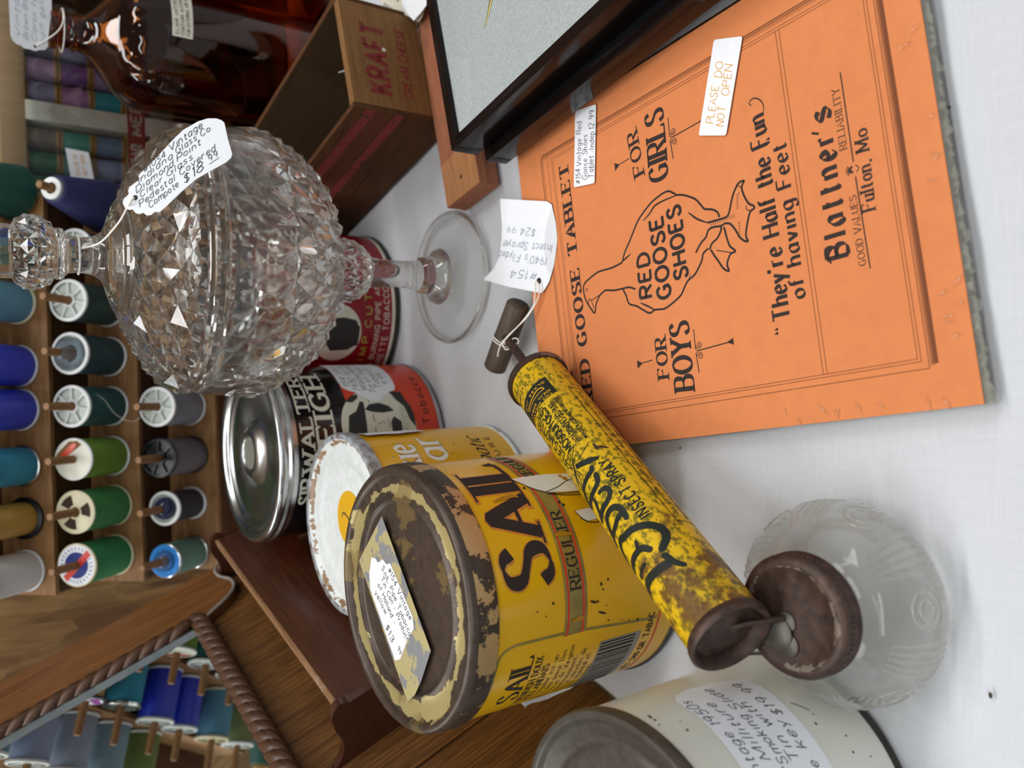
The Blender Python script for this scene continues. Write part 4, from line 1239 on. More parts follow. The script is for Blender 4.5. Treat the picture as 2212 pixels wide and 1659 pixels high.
k.text('KEEP OFF FLOOR', -13.5, -2.0, 2.2, 26, -PI / 2 + PI, 'sans', .17, 0, .3)
k.build('barrel_print', 'print_navy', barrel, BF, .1)
Ink(1.2).poly(bp([(21, -55.5), (36.4, -56.5), (36.4, 36), (21, 36)])).build('dark_badge', 'print_navy', barrel, BF, .1)
k = Ink(1.2)
for tx, zz, h in (('GLASS JAR', 23.6, 1.7), ('THIS SPRAYER', 34.6, 1.5), ('IDEAL SPRAY', 31.8, 1.7)):
    k.text(tx, -zz, R(-48) * RT, h, 20, PI / 2, 'sans', .2, 0, .3)
k.line(bp([(29.4, -40), (27.4, -38), (26.4, -28), (27.4, -8), (27.4, 18)]), .8, True).line(bp([(29.4, -40), (29.2, -28), (29.4, 14)]), .5, True)
k.build('badge_words', 'tin_gold_yellow', barrel, BF, .16)
# the insect
k = Ink(1.2)
k.poly(bp([(83.5, -2.9), (86.9, -22.4), (89.4, -36.4), (92.0, -46.7), (92.9, -41.0), (91.4, -25.9), (86.3, -.5)]))
for l in ([(83.9, -9.7), (83.5, -23.4), (82.5, -33.7), (80.2, -46.8)], [(85.1, 5.4), (92.0, 5.4)], [(86.7, 1.3), (92.3, -3.9)], [(81.4, -1.8), (75.6, -21.7)], [(81.9, -3.0), (80.2, -16.0)], [(82.3, 7.2), (74.0, 11.6)], [(83, 6), (78, 18)], [(85.4, 7), (94, 16)], [(92, 5.4), (94, 12)], [(92.3, -3.9), (93.6, 4)]):
    k.line(bp(l), .4)
k.line(bp([(81, -1), (84, 3), (87, 12), (91, 24)]), 1.3, True, True)
k.build('printed_mosquito', 'print_navy', barrel, BF, .14)
k = Ink(1.2)
k.line(bp([(82.4, -51.0), (85.4, -51.6), (87.0, -59.6), (89.3, -66.9)]), 1.5, True, True).line(bp([(85, -49), (88, -53)]), 1.0, True, True)
k.build('rust_spot', 'rust_fleck', barrel, BF, .16)
# vent hole, siphon, jar
o = MB().lathe([(0, 0), (1.1, 0), (1.1, .3), (0, .3)], 12).build('vent_hole', 'black_plastic', barrel, 0)
o.matrix_local = Matrix.Translation(Vector((-RT * math.sin(R(38)), RT * math.cos(R(38)), 12)) * S) @ Matrix.Rotation(R(38), 4, 'Z') @ Matrix.Rotation(-PI / 2, 4, 'X')
JC = Vector((-91.0, 186.4, 0)) - P1
outp = [(0, .3), (29, .3), (33, .8), (37.4, 3.6), (39.4, 8), (40, 14), (39.4, 20), (37.2, 26), (33.4, 31.2), (28.6, 34.8), (25.6, 36.2), (25.4, 37.6), (22.0, 38.4), (21.4, 45.5)]
inp = [(19.0, 45.5), (19.2, 38.0), (22.6, 34.6), (28.4, 30.4), (33.2, 26.0), (35.6, 20), (36.2, 14), (35.2, 9), (32, 6), (24, 5), (0, 5)]
jo = MB().lathe(finep(outp, 2) + finep(inp, 3), 120).build('jar', 'jar_glass', sp, 60, tuple(JC))
def jar_r(z):
    for (r0, z0), (r1, z1) in zip(outp[2:], outp[3:]):
        if z0 <= z <= z1:
            return r0 + (r1 - r0) * (z - z0) / max(1e-6, z1 - z0)
    return 30
def jar_pt(a, z, o=.15):
    r = jar_r(z) + o
    return (r * math.cos(a), r * math.sin(a), z)
for g6 in range(6):                                     # pressed ornament: fans of ribs with scrolls between
    a0 = 2 * PI * g6 / 6 + .15
    mb = MB()
    for i in range(5):
        a = a0 + (i - 2) * .075
        mb.tube([jar_pt(a + .02 * (i - 2) * math.sin(q / 9 * PI), 7 + 25.5 * q / 9) for q in range(10)], [.25 + .75 * math.sin(PI * (q + .5) / 10) for q in range(10)], 8)
    mb.build('embossed_fan', 'jar_relief', sp, 60, tuple(JC))
    mb = MB()
    for q0, rr in ((0, 6.2), (0, 3.2)):
        mb.tube([jar_pt(a0 + .52 + rr / 36 * math.cos(q / 18 * 2 * PI), 21 + rr * .95 * math.sin(q / 18 * 2 * PI)) for q in range(18)], .75, 8, True)
    for i in range(4):
        mb.tube([jar_pt(a0 + .36 + i * .11, z) for z in (8, 9.5, 11, 12.5)], [.2, .7, .7, .2], 8)
    mb.build('embossed_scroll', 'jar_relief', sp, 60, tuple(JC))
cap = MB().lathe([(22.0, 37.6), (23.4, 37.6), (23.6, 38.8), (23.0, 39.6), (23.0, 44.4), (23.3, 45.2), (22.6, 46.4), (20.8, 47.4), (18.4, 47.2), (16.6, 46.0), (10, 45.8), (0, 46.0)], 96).build('jar_cap', 'rust_cap', sp, 40, tuple(JC))
mb = MB()
for i in range(72):
    a = 2 * PI * i / 72
    c_, s_ = math.cos(a), math.sin(a)
    mb.add([(23.05 * c_ - .3 * s_, 23.05 * s_ + .3 * c_, 43.6), (23.05 * c_ + .3 * s_, 23.05 * s_ - .3 * c_, 43.6), (23.7 * c_, 23.7 * s_, 42.8), (23.05 * c_ - .3 * s_, 23.05 * s_ + .3 * c_, 41.8), (23.05 * c_ + .3 * s_, 23.05 * s_ - .3 * c_, 41.8)], [(0, 1, 2), (1, 4, 2), (4, 3, 2), (3, 0, 2)])
kn = mb.build('knurling', 'rust_cap', cap, 0)
kn['kind'] = 'stuff'
e1_ = P2 - P1 - axv * 3 + Vector((0, 0, 0))
MB().tube([tuple(e1_ + Vector((1, 2, -1.5))), tuple(e1_ + Vector((3.5, -4.5, -6))), tuple(JC + Vector((-1, 3, 47)))], 1.3, 12).build('siphon_tube', 'rust_cap', sp, 50)
rnd = random.Random(5)
mb = MB()
for q in ((-7, 6, 47.6, 6.5), (-2.5, 2.5, 46.6, 4), (-11, 2, 46.6, 4.5), (-9, 10, 47.5, 4)):
    mb.lathe([(0, -q[3] * .3), (q[3] * .8, -q[3] * .15), (q[3], .0), (q[3] * .7, q[3] * .12), (0, q[3] * .2)], 20, 0, 0, Matrix.Translation(Vector(q[:3])))
mb.build('solder', 'lid_grey', sp, 60, tuple(JC))

# ---- tag tied to the sprayer handle
def string(name, parent, pts, r=.42, k=8):
    return MB().tube(crom(pts, k), r, 7).build(name, 'string', parent, 60)
HOLE = Vector((60.5, 377, 15.6))
st = thing('price_tag', 'white paper tag tied to the sprayer handle, lying by the tablet', 'tag', (75, 385, 9.6))
off = Vector((75, 385, 9.6))
outl = [(114.4, 407.3), (105.6, 368.1), (103.0, 364.4), (92, 361.8), (82.5, 361.2), (68.4, 364.5), (59, 368.8), (55.4, 372.0), (53.0, 375), (53.6, 378.4), (60, 404), (67.4, 429.9), (72.9, 418.2), (77, 414), (82.0, 411.1), (90, 408.6), (97.2, 407.3)]
def tagz(x, y):
    return 10.0 + 5.2 * max(0, min(1, (y - 362) / 40.)) ** 1.5 + .8 * math.sin(x * .06)
tg = Ink(3)
tg.poly(outl)
tg.q = [q for q in tg.q]
card = tg.build('card', 'white_card', st, lambda a, b, o: (a - off.x, b - off.y, tagz(a, b) - off.z + o), .0)
k = Ink(2)
for tx, a, b, h in (('#154', (62.9, 378.3), (67.6, 399.7), 5.0), ("1940's Flyded", (70.5, 369.9), (80.4, 411.0), 4.6), ('Insect Sprayer', (77.3, 365.3), (86.3, 407.3), 4.6), ('$24.', (88.6, 378.4), (92.0, 392), 4.6), ('99', (92.6, 394), (94.0, 401), 3.8)):
    an = math.atan2(b[1] - a[1], b[0] - a[0])
    k.text(tx, a[0] + 2.5, a[1], h, math.hypot(b[0] - a[0], b[1] - a[1]), an, 'hand', .09, .15, .2, .05)
k.build('handwriting', 'ink_pencil', card, lambda a, b, o: (a - off.x, b - off.y, tagz(a, b) - off.z + o), .15)
k = Ink(2).dot((60.3, 377.4), 2.0, 16)
k.build('punched_hole', 'rust_fleck', card, lambda a, b, o: (a - off.x, b - off.y, tagz(a, b) - off.z + o), .12)
L_ = lambda pts: [tuple(Vector(p) - off) for p in pts]
string('string', st, L_([(60.3, 377.4, 13.0), (57, 374.5, 13.4), (50, 376, 13.0), (40, 384, 15), (32, 393, 19), (27.5, 398, 21), (24.5, 401, 22.0)]))
string('string', st, L_([(60.0, 378.4, 13.2), (55, 377.5, 14), (46, 380.5, 13.2), (36, 388.5, 17), (30, 396, 20), (26, 400, 22)]))
wr = []
for i in range(15):                       # wound round the dowel beside the rod
    a = 2 * PI * i / 7.
    wr.append(tuple(hc + P1 - hd * (4.5 - i * .25) + (hx * math.cos(a) + hd.cross(hx) * math.sin(a)) * 7.9))
string('string', st, L_(wr), .42, 4)
string('string', st, L_([(24.5, 401, 22), (21.0, 399.5, 20.6), (22.5, 396, 18.6), (26.5, 397.5, 19.8), (25, 402, 21.6), (20.5, 404.5, 22.4), (17, 405, 23)]))
string('string', st, L_([(25, 401, 21), (27.5, 393.5, 17.5), (24.5, 390, 18), (23.5, 395, 20.5), (26.5, 401.5, 21.5)]))

# ================================================================== COVERED GLASS COMPOTE
def interp(prof, u):
    d = [0.]
    for a, b in zip(prof, prof[1:]):
        d.append(d[-1] + math.hypot(b[0] - a[0], b[1] - a[1]))
    x = u * d[-1]
    for i in range(len(prof) - 1):
        if x <= d[i + 1] + 1e-9:
            f = (x - d[i]) / max(1e-9, d[i + 1] - d[i])
            return (prof[i][0] + (prof[i + 1][0] - prof[i][0]) * f, prof[i][1] + (prof[i + 1][1] - prof[i][1]) * f)
    return prof[-1]
def diamonds(mb, prof, K, N, amp):
    """pressed-diamond surface: pyramids on a lattice wrapped round a profile; returns first and last ring of vertex ids"""
    base = len(mb.v)
    rows = []
    for kk in range(K + 1):
        r, z = interp(prof, kk / K)
        row = []
        for j in range(N):
            a = (j + .5 * (kk % 2)) * 2 * PI / N
            row.append(len(mb.v))
            mb.v.append((r * math.cos(a), r * math.sin(a), z))
        rows.append(row)
    for kk in range(1, K):
        r, z = interp(prof, kk / K)
        r0, z0 = interp(prof, (kk - .5) / K)
        r1, z1 = interp(prof, (kk + .5) / K)
        tx, tz = r1 - r0, z1 - z0
        ln = math.hypot(tx, tz)
        nx_, nz_ = tz / ln, -tx / ln
        if nx_ < 0 and abs(nx_) > abs(nz_):
            nx_, nz_ = -nx_, -nz_
        am = amp * min(1.3, .35 + r / 60.)
        for j in range(N):
            a = (j + .5 * ((kk + 1) % 2)) * 2 * PI / N
            c = len(mb.v)
            mb.v.append(((r + nx_ * am) * math.cos(a), (r + nx_ * am) * math.sin(a), z + nz_ * am))
            dn, upp, cur = rows[kk - 1], rows[kk + 1], rows[kk]
            if kk % 2:
                lft, rgt, b_, t_ = cur[j - 1], cur[j], dn[j], upp[j]
            else:
                lft, rgt, b_, t_ = cur[j], cur[(j + 1) % N], dn[j], upp[j]
            mb.f += [(c, b_, rgt), (c, rgt, t_), (c, t_, lft), (c, lft, b_)]
    for j in range(N):
        mb.f.append((rows[0][j], rows[0][(j + 1) % N], rows[1][j]))
        if K % 2:
            mb.f.append((rows[K][j], rows[K - 1][(j + 1) % N], rows[K][(j + 0) % N]) if False else (rows[K][j - 1], rows[K][j], rows[K - 1][j]))
        else:
            mb.f.append((rows[K][j], rows[K][(j + 1) % N], rows[K - 1][j]))
    return rows[0], rows[K]
def ring(mb, r, z, N, half=0.):
    k = len(mb.v)
    for j in range(N):
        a = (j + half) * 2 * PI / N
        mb.v.append((r * math.cos(a), r * math.sin(a), z))
    return list(range(k, k + N))
def bridge(mb, a, b):
    n = len(a)
    for j in range(n):
        mb.f.append((a[j], a[(j + 1) % n], b[(j + 1) % n], b[j]))
def rings(mb, start, prof, N, half=0., cap=False):
    cur = start
    for r, z in prof:
        nx_ = ring(mb, r, z, N, half)
        bridge(mb, cur, nx_)
        cur = nx_
    if cap:
        k = len(mb.v)
        mb.v.append((0, 0, prof[-1][1]))
        for j in range(N):
            mb.f.append((cur[j], cur[(j + 1) % N], k))
    return cur
dish = thing('covered_compote', 'clear pressed glass compote on a stem with a domed diamond-cut lid', 'glass dish', (77, 490, 0))
ND = 26
# bowl
mb = MB()
lo, hi = diamonds(mb, [(16, 96), (30, 98.5), (46, 105), (60, 115.5), (70.5, 129), (76.6, 143), (79.0, 157)], 8, ND, 3.0)
kc = len(mb.v)
mb.v.append((0, 0, 95))
for j in range(ND):
    mb.f.append((lo[j], kc, lo[(j + 1) % ND]))
# smooth rim band, finer round: split every lattice edge in three
def refine(mb, a, r, z, N, m):
    b = ring(mb, r, z, N * m)
    for j in range(N):
        seq = [b[j * m + q] for q in range(m)] + [b[((j + 1) * m) % (N * m)]]
        mb.f.append((a[j], a[(j + 1) % N]) + tuple(reversed(seq)))
    return b
b = refine(mb, hi, 78.6, 160, ND, 3)
b = rings(mb, b, [(78.0, 166), (77.0, 173), (76.4, 178.6), (75.6, 179.6), (74.6, 179.4), (73.6, 176), (74.2, 166), (74.4, 158), (71.8, 143), (65.8, 130.5), (55.8, 118.5), (42.5, 109), (28, 103.6), (12, 102.2)], ND * 3, 0., True)
mb.build('bowl', 'crystal', dish, 14)
# stem with a diamond-cut ball
mb = MB()
lo, hi = diamonds(mb, [(11.0, 67), (14.5, 70.5), (18.5, 76), (20.4, 82), (19.8, 88), (16.5, 93)], 6, 16, 2.0)
N = 16
cur = rings(mb, hi, [(15.5, 94.6), (15.5, 95.6)], N, 0., True)
lo2 = refine(mb, [lo[0]] + lo[:0:-1], 10.2, 65.6, N, 3) if False else None
cur = rings(mb, lo, [(10.4, 65), (9.7, 60), (9.2, 50), (9.2, 40), (9.9, 34), (10.6, 31), (10.4, 29), (12.6, 26.5), (13.2, 23), (12.8, 20.5)], N, 0., True)
mb.build('stem', 'crystal', dish, 28)
MB().lathe([(0, 20.2), (12.6, 20.2), (13.6, 18), (17.2, 15.4), (18.2, 12.6), (22, 9.6), (30, 6.6), (40, 4.4), (45.2, 3.4), (46.3, 2.2), (46.0, .6), (44.4, .25), (30, 1.2), (16, 2.4), (0, 3)], 96).build('foot', 'crystal_foot', dish, 50)
MB().lathe([(44.0, .3), (46.2, .3), (46.9, 2.0), (46.2, 3.9), (44.4, 4.3), (43.4, 2.4), (44.0, .3)], 96).build('foot_rim', 'crystal', dish, 60)
MB().lathe([(12.0, 20.6), (15.5, 17.2), (18.8, 13.6), (19.6, 11.8), (18.0, 11.0), (12.0, 11.0), (12.0, 20.6)], 64).build('foot_collar', 'crystal', dish, 30)
# lid
mb = MB()
ND = 21
lo, hi = diamonds(mb, [(74.5, 190), (69.5, 195), (62, 200.3), (52, 206), (42, 211.2), (33.5, 215.5)], 6, ND, 2.7)
b = refine(mb, [lo[0]] + lo[:0:-1], 75.2, 189.2, ND, 3) if False else None
b = refine(mb, [lo[j] for j in range(ND)], 75.4, 189.2, ND, 4)
b = rings(mb, b, [(76.0, 188.8), (76.6, 187), (75.4, 185.6), (76.6, 184.2), (76.6, 181.4), (75.6, 180.2), (71.0, 180.0), (70.4, 176.2), (69.0, 176.0), (69.4, 184), (65, 190.5), (57.5, 196), (47, 201.5), (36, 207), (24, 212.5), (10, 216)], ND * 4, 0., True)
c_ = refine(mb, hi, 32.6, 216.8, ND, 4)
c_ = rings(mb, c_, [(32.2, 217.6), (30.6, 218.8), (27.0, 219.4), (24.6, 221.2), (22.4, 222.0), (17.0, 223.8), (13.0, 226.0), (11.0, 229.0), (9.8, 233), (9.5, 238), (10.2, 241.5)], ND * 4, 0., True)
lid = mb.build('lid', 'crystal', dish, 18)
mb = MB()
lo, hi = diamonds(mb, [(13.0, 248.6), (16.6, 251.5), (19.0, 256.5), (19.2, 261.0), (16.6, 265.4), (13.6, 268)], 6, 14, 1.7)
N = 14
rings(mb, lo, [(13.8, 248), (13.9, 244.8), (12.0, 243.6), (10.6, 242.4), (10, 241.6)], N, 0., True)
rings(mb, hi, [(14.2, 268.8), (14.4, 274.5), (12, 277.5), (6, 279.5)], N, 0., True)
mb.build('knob', 'crystal', lid, 20)

# ---- tag tied to the compote knob
hole = Vector((95.9, 423.1, 221.6))
e1 = Vector((.595, -.433, -.677)).normalized()
e2 = Vector((.797, .423, .431)).normalized()
en = e1.cross(e2)
pt = thing('price_tag', 'white scalloped paper tag tied to the knob of the glass compote', 'tag', tuple(hole))
PF = lambda a, b, o: tuple(e1 * a + e2 * b - en * (.0009 * (a - 20) ** 2) + en * o)
out2 = [(-6.6, 1.1), (-6.0, 2.3), (-4.4, 3.2), (-2.4, 3.3), (-1.4, 3.5), (-.6, 5.0), (1.2, 6.0), (3.6, 6.0), (6.4, 5.9), (7.4, 7.6), (9.4, 8.3), (11.9, 8.3), (19.8, 9.5), (30.3, 11.6), (38.2, 12.8), (46.5, 11.9), (51.0, 10.3), (54.2, 7.9), (55.7, 5.6), (56.1, 3.7), (52.7, -3.8), (49.7, -11.6), (48.1, -12.9), (44.9, -13.3), (35.9, -12.1), (28.7, -11.2), (18.4, -11.9), (8.7, -13.1), (5.0, -13.2), (3.2, -11.6), (1.2, -11.8), (-.8, -10.6), (-1.4, -8.4), (-3.2, -7.8), (-4.4, -6.2), (-4.4, -3.8), (-6.0, -2.8), (-6.9, -1.0)]
mbk = Ink(3).poly(out2)
card = mbk.build('card', 'white_card', pt, PF, 0.)
sol = card.modifiers.new('thickness', 'SOLIDIFY')
sol.thickness = .0004
sol.offset = 0
k = Ink(2)
for tx, a, b, h, wd in (('#1054', 10.6, 7.0, 2.6, 13), ('Vintage', 26.7, 7.9, 3.2, 19.6), ('Indiana', 5.3, 4.4, 2.8, 20.4), ('Glass', 28.3, 4.7, 3.0, 12), ('Co.', 43.0, 4.4, 3.0, 6.4), ('Diamond', 2.0, 1.2, 2.9, 22), ('Point', 26.4, 1.3, 3.0, 14), ('Clear', 2.0, -1.9, 2.7, 13), ('Glass', 18.0, -1.9, 2.9, 15), ('Pedestal', -1.0, -5.4, 2.9, 21), ('Covered', 23.4, -5.2, 3.0, 21), ('Compote', 2.4, -8.9, 2.9, 17.5), ('$18', 22.6, -9.8, 4.0, 11.5), ('99', 38.4, -8.3, 2.8, 5.2)):
    k.text(tx, a, b, h, wd, 0, 'hand', .095, .42, .2, .05)
k.line([(38.0, -9.2), (43.6, -9.4)], .25)
k.build('handwriting', 'ink_pen', card, PF, .38)
Ink(2).dot((0, 0), 1.25, 16).build('punched_hole', 'rust_fleck', card, PF, .34)
kn = Vector((77, 490, 0)) - hole
string('string', pt, [(0, 0, .4), tuple(PF(-4, -1, 1)), (-9, 18, 4), (-16, 40, 9), tuple(kn + Vector((2, -10.5, 236.5)))], .55)
string('string', pt, [tuple(kn + Vector((10.4 * math.cos(a), 10.4 * math.sin(a), 237.0 - .6 * math.sin(a)))) for a in [2 * PI * i / 14 for i in range(15)]], .5, 3)
string('string', pt, [tuple(kn + Vector((3, -10.8, 236.5))), tuple(kn + Vector((4.4, -12, 233.5))), tuple(kn + Vector((3.6, -12, 229)))], .5)
string('string', pt, [tuple(kn + Vector((2.4, -10.8, 236.5))), tuple(kn + Vector((3, -12.6, 233.0))), tuple(kn + Vector((1.6, -12.6, 229)))], .5)

# ================================================================== WOODEN BAR AND THE TWO FRAMES
BA = math.atan2(26.1, 118.3)
bar = thing('wooden_bar', 'flat reddish wooden bar lying under the black frames', 'wood bar', (120.2, 468.4, 0), None, Matrix.Rotation(BA, 4, 'Z'))
MB().box(0, 330, -41, 0, .1, 16, .8).build('bar_body', 'wood_bar_red', bar, 40)
Ink(20).poly([(.6, -40.4), (34, -40.4), (30, -.6), (.6, -.6)]).build('bare_wood_end', 'wood_bar', bar, lambda a, b, o: (a, b, 16 + o), .08)
Ink(2).dot((13, -22), 1.3, 10).build('nail_head', 'rust_fleck', bar, lambda a, b, o: (a, b, 16 + o), .14)
def frame(name, label, corner, ang, z0, z1, W_, H_, rail, matm, glassy):
    """corner = near-left outer corner; W_ runs to the right (along the far-left rail), H_ runs towards the camera"""
    t = thing(name, label, 'picture frame', (corner[0], corner[1], z0), None, Matrix.Rotation(ang, 4, 'Z'))
    h = z1 - z0
    for nm, a in (('side_rail', (0, W_, -rail, 0)), ('side_rail', (0, W_, -H_, -H_ + rail)), ('end_rail', (0, rail, -H_ + rail, -rail)), ('end_rail', (W_ - rail, W_, -H_ + rail, -rail))):
        MB().box(a[0], a[1], a[2], a[3], 0, h, .5).build(nm, 'black_lacquer', t, 40)
    MB().box(rail - .5, W_ - rail + .5, -H_ + rail - .5, -rail + .5, 2, h - 3.2).build('picture', matm, t, 0)
    if glassy:
        Ink(60).poly([(rail - .4, -H_ + rail - .4), (W_ - rail + .4, -H_ + rail - .4), (W_ - rail + .4, -rail + .4), (rail - .4, -rail + .4)]).build('glass', 'frame_glass', t, lambda a, b, o: (a, b, o), h - 2.6)
    return t
g = NT('grey_paper')
f = g.noise(900, 4)
f2 = g.noise(35, 3)
g.set(Base_Color=g.mix(g.ramp(f, [(.35, 0.), (.7, 1.)]), '#b4bab8', '#cdd2d1'), Roughness=.8)
g.bump(f, .3, .0004)
g.done()
f2_ = frame('picture_frame', 'black lacquered frame lying lower, under the grey print', (133.6, 399.0), R(11.6), 16.2, 31.2, 190, 240, 6.5, 'black_picture', False)
f1_ = frame('picture_frame', 'black lacquered frame with a speckled grey print, lying on another frame', (139.0, 407.4), R(13.2), 31.6, 50, 190, 240, 6.5, 'grey_paper', True)
mb = MB()
o0 = Vector((139.0, 407.4, 31.6))
ir = Matrix.Rotation(-R(13.2), 4, 'Z')
pl = [ir @ (Vector(p) - o0) for p in ((226, 360, 47.6), (214, 366, 47.6), (206, 369.6, 47.6), (200, 373.6, 47.5))]
mb.tube([tuple(p) for p in pl], [1.7, 1.6, .9, .25], 8)
mb.v = [(x, y, 15.4 + (z - 15.9) * .35) for x, y, z in mb.v]
mb.build('dried_stalk', 'olive_foil', f1_, 60)

# glass-handled pen with its tag at the top edge
pn = thing('glass_pen', 'slim clear glass rod with a metal collar lying on the wooden bar', 'pen', (255.7, 494.2, 16.2))
pd = Vector((-1, -.18, 0)).normalized()
pm = Matrix((Vector((0, 0, 1)).cross(pd), Vector((0, 0, 1)), pd)).transposed().to_4x4()
for nm, m, prof in (('point', 'crystal_foot', [(0, 19), (.5, 17), (1.7, 6), (2.4, 1)]), ('collar', 'silver', [(2.4, 1), (3.0, .6), (3.0, -1), (2.5, -1.4)]), ('barrel', 'crystal_foot', [(2.5, -1.4), (2.8, -6), (3.0, -40), (0, -40)])):
    MB().lathe(prof, 20).build(nm, m, pn, 50, (0, 0, 3.0), pm)
tg2 = thing('price_tag', 'small scalloped paper tag tied to the glass pen by the crate', 'tag', (268, 500, 21))
TG = lambda a, b, o: (a, b, .10 * a + .10 * b + o + 2.5)
cd = Ink(3).poly([(30, 38), (17, 33), (11.5, 28.5), (-2, 8), (-14.5, -11), (-13, -15), (-9, -19), (-4, -21), (0, -17), (8, -18), (14, -10), (40, 20)]).build('card', 'tin_cream', tg2, TG, 0)
Ink(2).text('Printed', 2, 14, 4, 16, R(52), 'hand', .10, .2).text('a pen', 8, 8, 4, 13, R(52), 'hand', .10, .2).build('handwriting', 'ink_pen', cd, TG, .2)
Ink(2).poly([(-14.5, -10), (-6, -2), (2, 4), (10, 4), (14, -4), (6, -12), (-2, -22), (-7, -29), (-11, -28), (-13, -20)]).build('lower_card', 'white_card', tg2, lambda a, b, o: (a, b, 4.5 + .05 * a + o), 0)

# ================================================================== CREAM CHEESE CRATE
KA = R(14.8)
WB, HB, LB, TB = 78.0, 75.0, 218.0, 6.5
cr = thing('wooden_crate', 'small open wooden crate stencilled KRAFT in red', 'crate', (187.0, 483.6, 0), None, Matrix.Rotation(KA, 4, 'Z'))
MB().box(0, WB, 0, TB, .2, HB, .5).build('end_board', 'wood_crate', cr, 40)
MB().box(0, WB, LB - TB, LB, .2, HB, .5).build('end_board', 'wood_crate', cr, 40)
MB().box(-3.6, 0, .4, LB - .4, .2, HB + .4, .4).build('side_board', 'wood_crate_side', cr, 40)
MB().box(WB, WB + 3.6, .4, LB - .4, .2, HB + .4, .4).build('side_board', 'wood_crate_side', cr, 40)
MB().box(0, WB, TB, LB - TB, .3, 4.2).build('bottom_board', 'wood_crate_in', cr, 0)
for x_, nm_ in ((0.05, 'inner_shade_sheet'), (WB - .35, 'inner_shade_sheet')):  # thin dark sheets added so the inside's shade sits in the colour
    MB().box(x_, x_ + .3, TB + .1, LB - TB - .1, 4.3, HB - .4).build(nm_, 'wood_crate_in', cr, 0)
EF = lambda a, b, o: (a, -o, b)
Ink(4).text('KRAFT', 11.0, 45.0, 16.0, 52, -.012, 'sans', .23, 0, .24).build('stencil_maker', 'kraft_red', cr, EF, .1)
Ink(4).text('CREAM CHEESE', 11.0, 29.0, 6.6, 54, -.02, 'sans', .18, 0, .18).build('stencil_contents', 'kraft_red', cr, EF, .1)
SF = lambda a, b, o: (-3.6 - o, a, b)
for z0, z1, wob in ((58.6, 66, 0), (37.6, 44.4, 0)):
    Ink(12).poly([(1, z0), (LB - 2, z0 + 2), (LB - 2, z1 + 2.5), (1, z1)]).build('red_stripe', 'kraft_red', cr, SF, .08)
k = Ink(10)
for i in range(5):
    k.line([(2, 47.5 + i * 2.2), (LB - 2, 49 + i * 2.4)], .5)
k.build('stripe_lines', 'kraft_red', cr, SF, .08)
k = Ink(4)
for p in ((9, 62), (9, 42), (9, 20), (9, 66)):
    k.dot(p, 1.6, 8)
k.line([(60, 30), (66, 40), (72, 33), (80, 46)], 2.0, True, True)
k.build('knots', 'rust_fleck', cr, SF, .12)
Ink(2).dot((45, 46), 1.6, 10).build('price_dot', 'tin_cream', cr, EF, .16)
# papers inside the crate
pc = thing('paper_slip', 'folded white paper slip standing inside the wooden crate', 'paper', (240, 528, 5))
MB().box(-1, 18, 0, .5, 0, 52).build('slip', 'grey_paper', pc, 0, None, Matrix.Rotation(R(80), 4, 'Z') @ Matrix.Rotation(R(-14), 4, 'X'))
pc2 = thing('paper_slip', 'clear plastic sleeve edge leaning in the wooden crate', 'paper', (222, 528, 5))
MB().box(0, 12, 0, .5, 0, 55).build('slip', 'white_card', pc2, 0, None, Matrix.Rotation(R(60), 4, 'Z') @ Matrix.Rotation(R(-34), 4, 'X'))

# ================================================================== AMBER BOTTLE
bt = thing('amber_bottle', 'large dark amber glass bottle with an embossed shoulder', 'bottle', (282.3, 702, 0))
prof = [(0, 3), (40, .5), (47, .4), (50.2, 4), (50.8, 10), (50.8, 66), (50.8, 98), (50.8, 135), (50.5, 150), (48.6, 159), (45.4, 167), (38.8, 176.2), (28.2, 185), (19, 192), (14.8, 197), (13.6, 201), (13.4, 202.6), (14.6, 203.2), (14.6, 205), (13.2, 206), (12.8, 211), (13.0, 215), (15.0, 217), (15.4, 219), (14.6, 220.4), (12.6, 220.6)]
inn = [(9.8, 220.2), (9.6, 205), (10.5, 198), (16, 190), (26, 182), (36, 173.5), (42.6, 165), (46, 157), (47.6, 148), (47.8, 100), (47.8, 10), (45, 5), (0, 6)]
mb = MB()
mb.lathe(finep(prof, 3) + finep(inn, 6), 120)
for i, (x, y, z) in enumerate(mb.v):
    r = math.hypot(x, y)
    if r > 42 and 148 < z < 176:                      # embossed ribs and rounds on the shoulder
        a = math.atan2(y, x)
        q = (a / (2 * PI) * 26) % 1
        v = 1.1 * max(0, math.sin(q * PI)) ** 2 * math.sin((z - 148) / 28 * PI)
        mb.v[i] = (x * (1 + v / r), y * (1 + v / r), z)
mb.build('glass_body', 'amber_glass', bt, 50)
BFy = on_cyl(51.0)
lb = Ink(3).poly([(-7, 128.6), (-7, 143.6), (34, 143), (34, 126.6)]).build('paper_label', 'tin_cream', bt, BFy, .15)
k = Ink(2)
for i, tx in enumerate(('ELIXIR ANTISEPTIC', 'CONTAINS ALCOHOL 26', 'FOR EXTERNAL USE ONLY')):
    k.text(tx, -5, 138.8 - i * 4.2, 2.4, 38, 0, 'sans', .16, 0, .2)
k.build('label_words', 'print_black', lb, BFy, .25)
tg3 = thing('price_tag', 'white scalloped paper tag hung on the neck of the amber bottle', 'tag', (282, 688, 222))
TF3 = lambda a, b, o: (a, 1.5 - .10 * b - o, b)
cd = Ink(3).poly([(48, 25), (9.5, 25.4), (-17.6, 25), (-21, 23.4), (-22.8, 21), (-23, 18.6), (-24.6, 16.6), (-24.4, 13), (-24.8, 9.6), (-23, 6), (-22.4, 3), (-19, .8), (-16, 1), (9.5, -2.4), (48, -3)]).build('card', 'white_card', tg3, TF3, 0)
k = Ink(2)
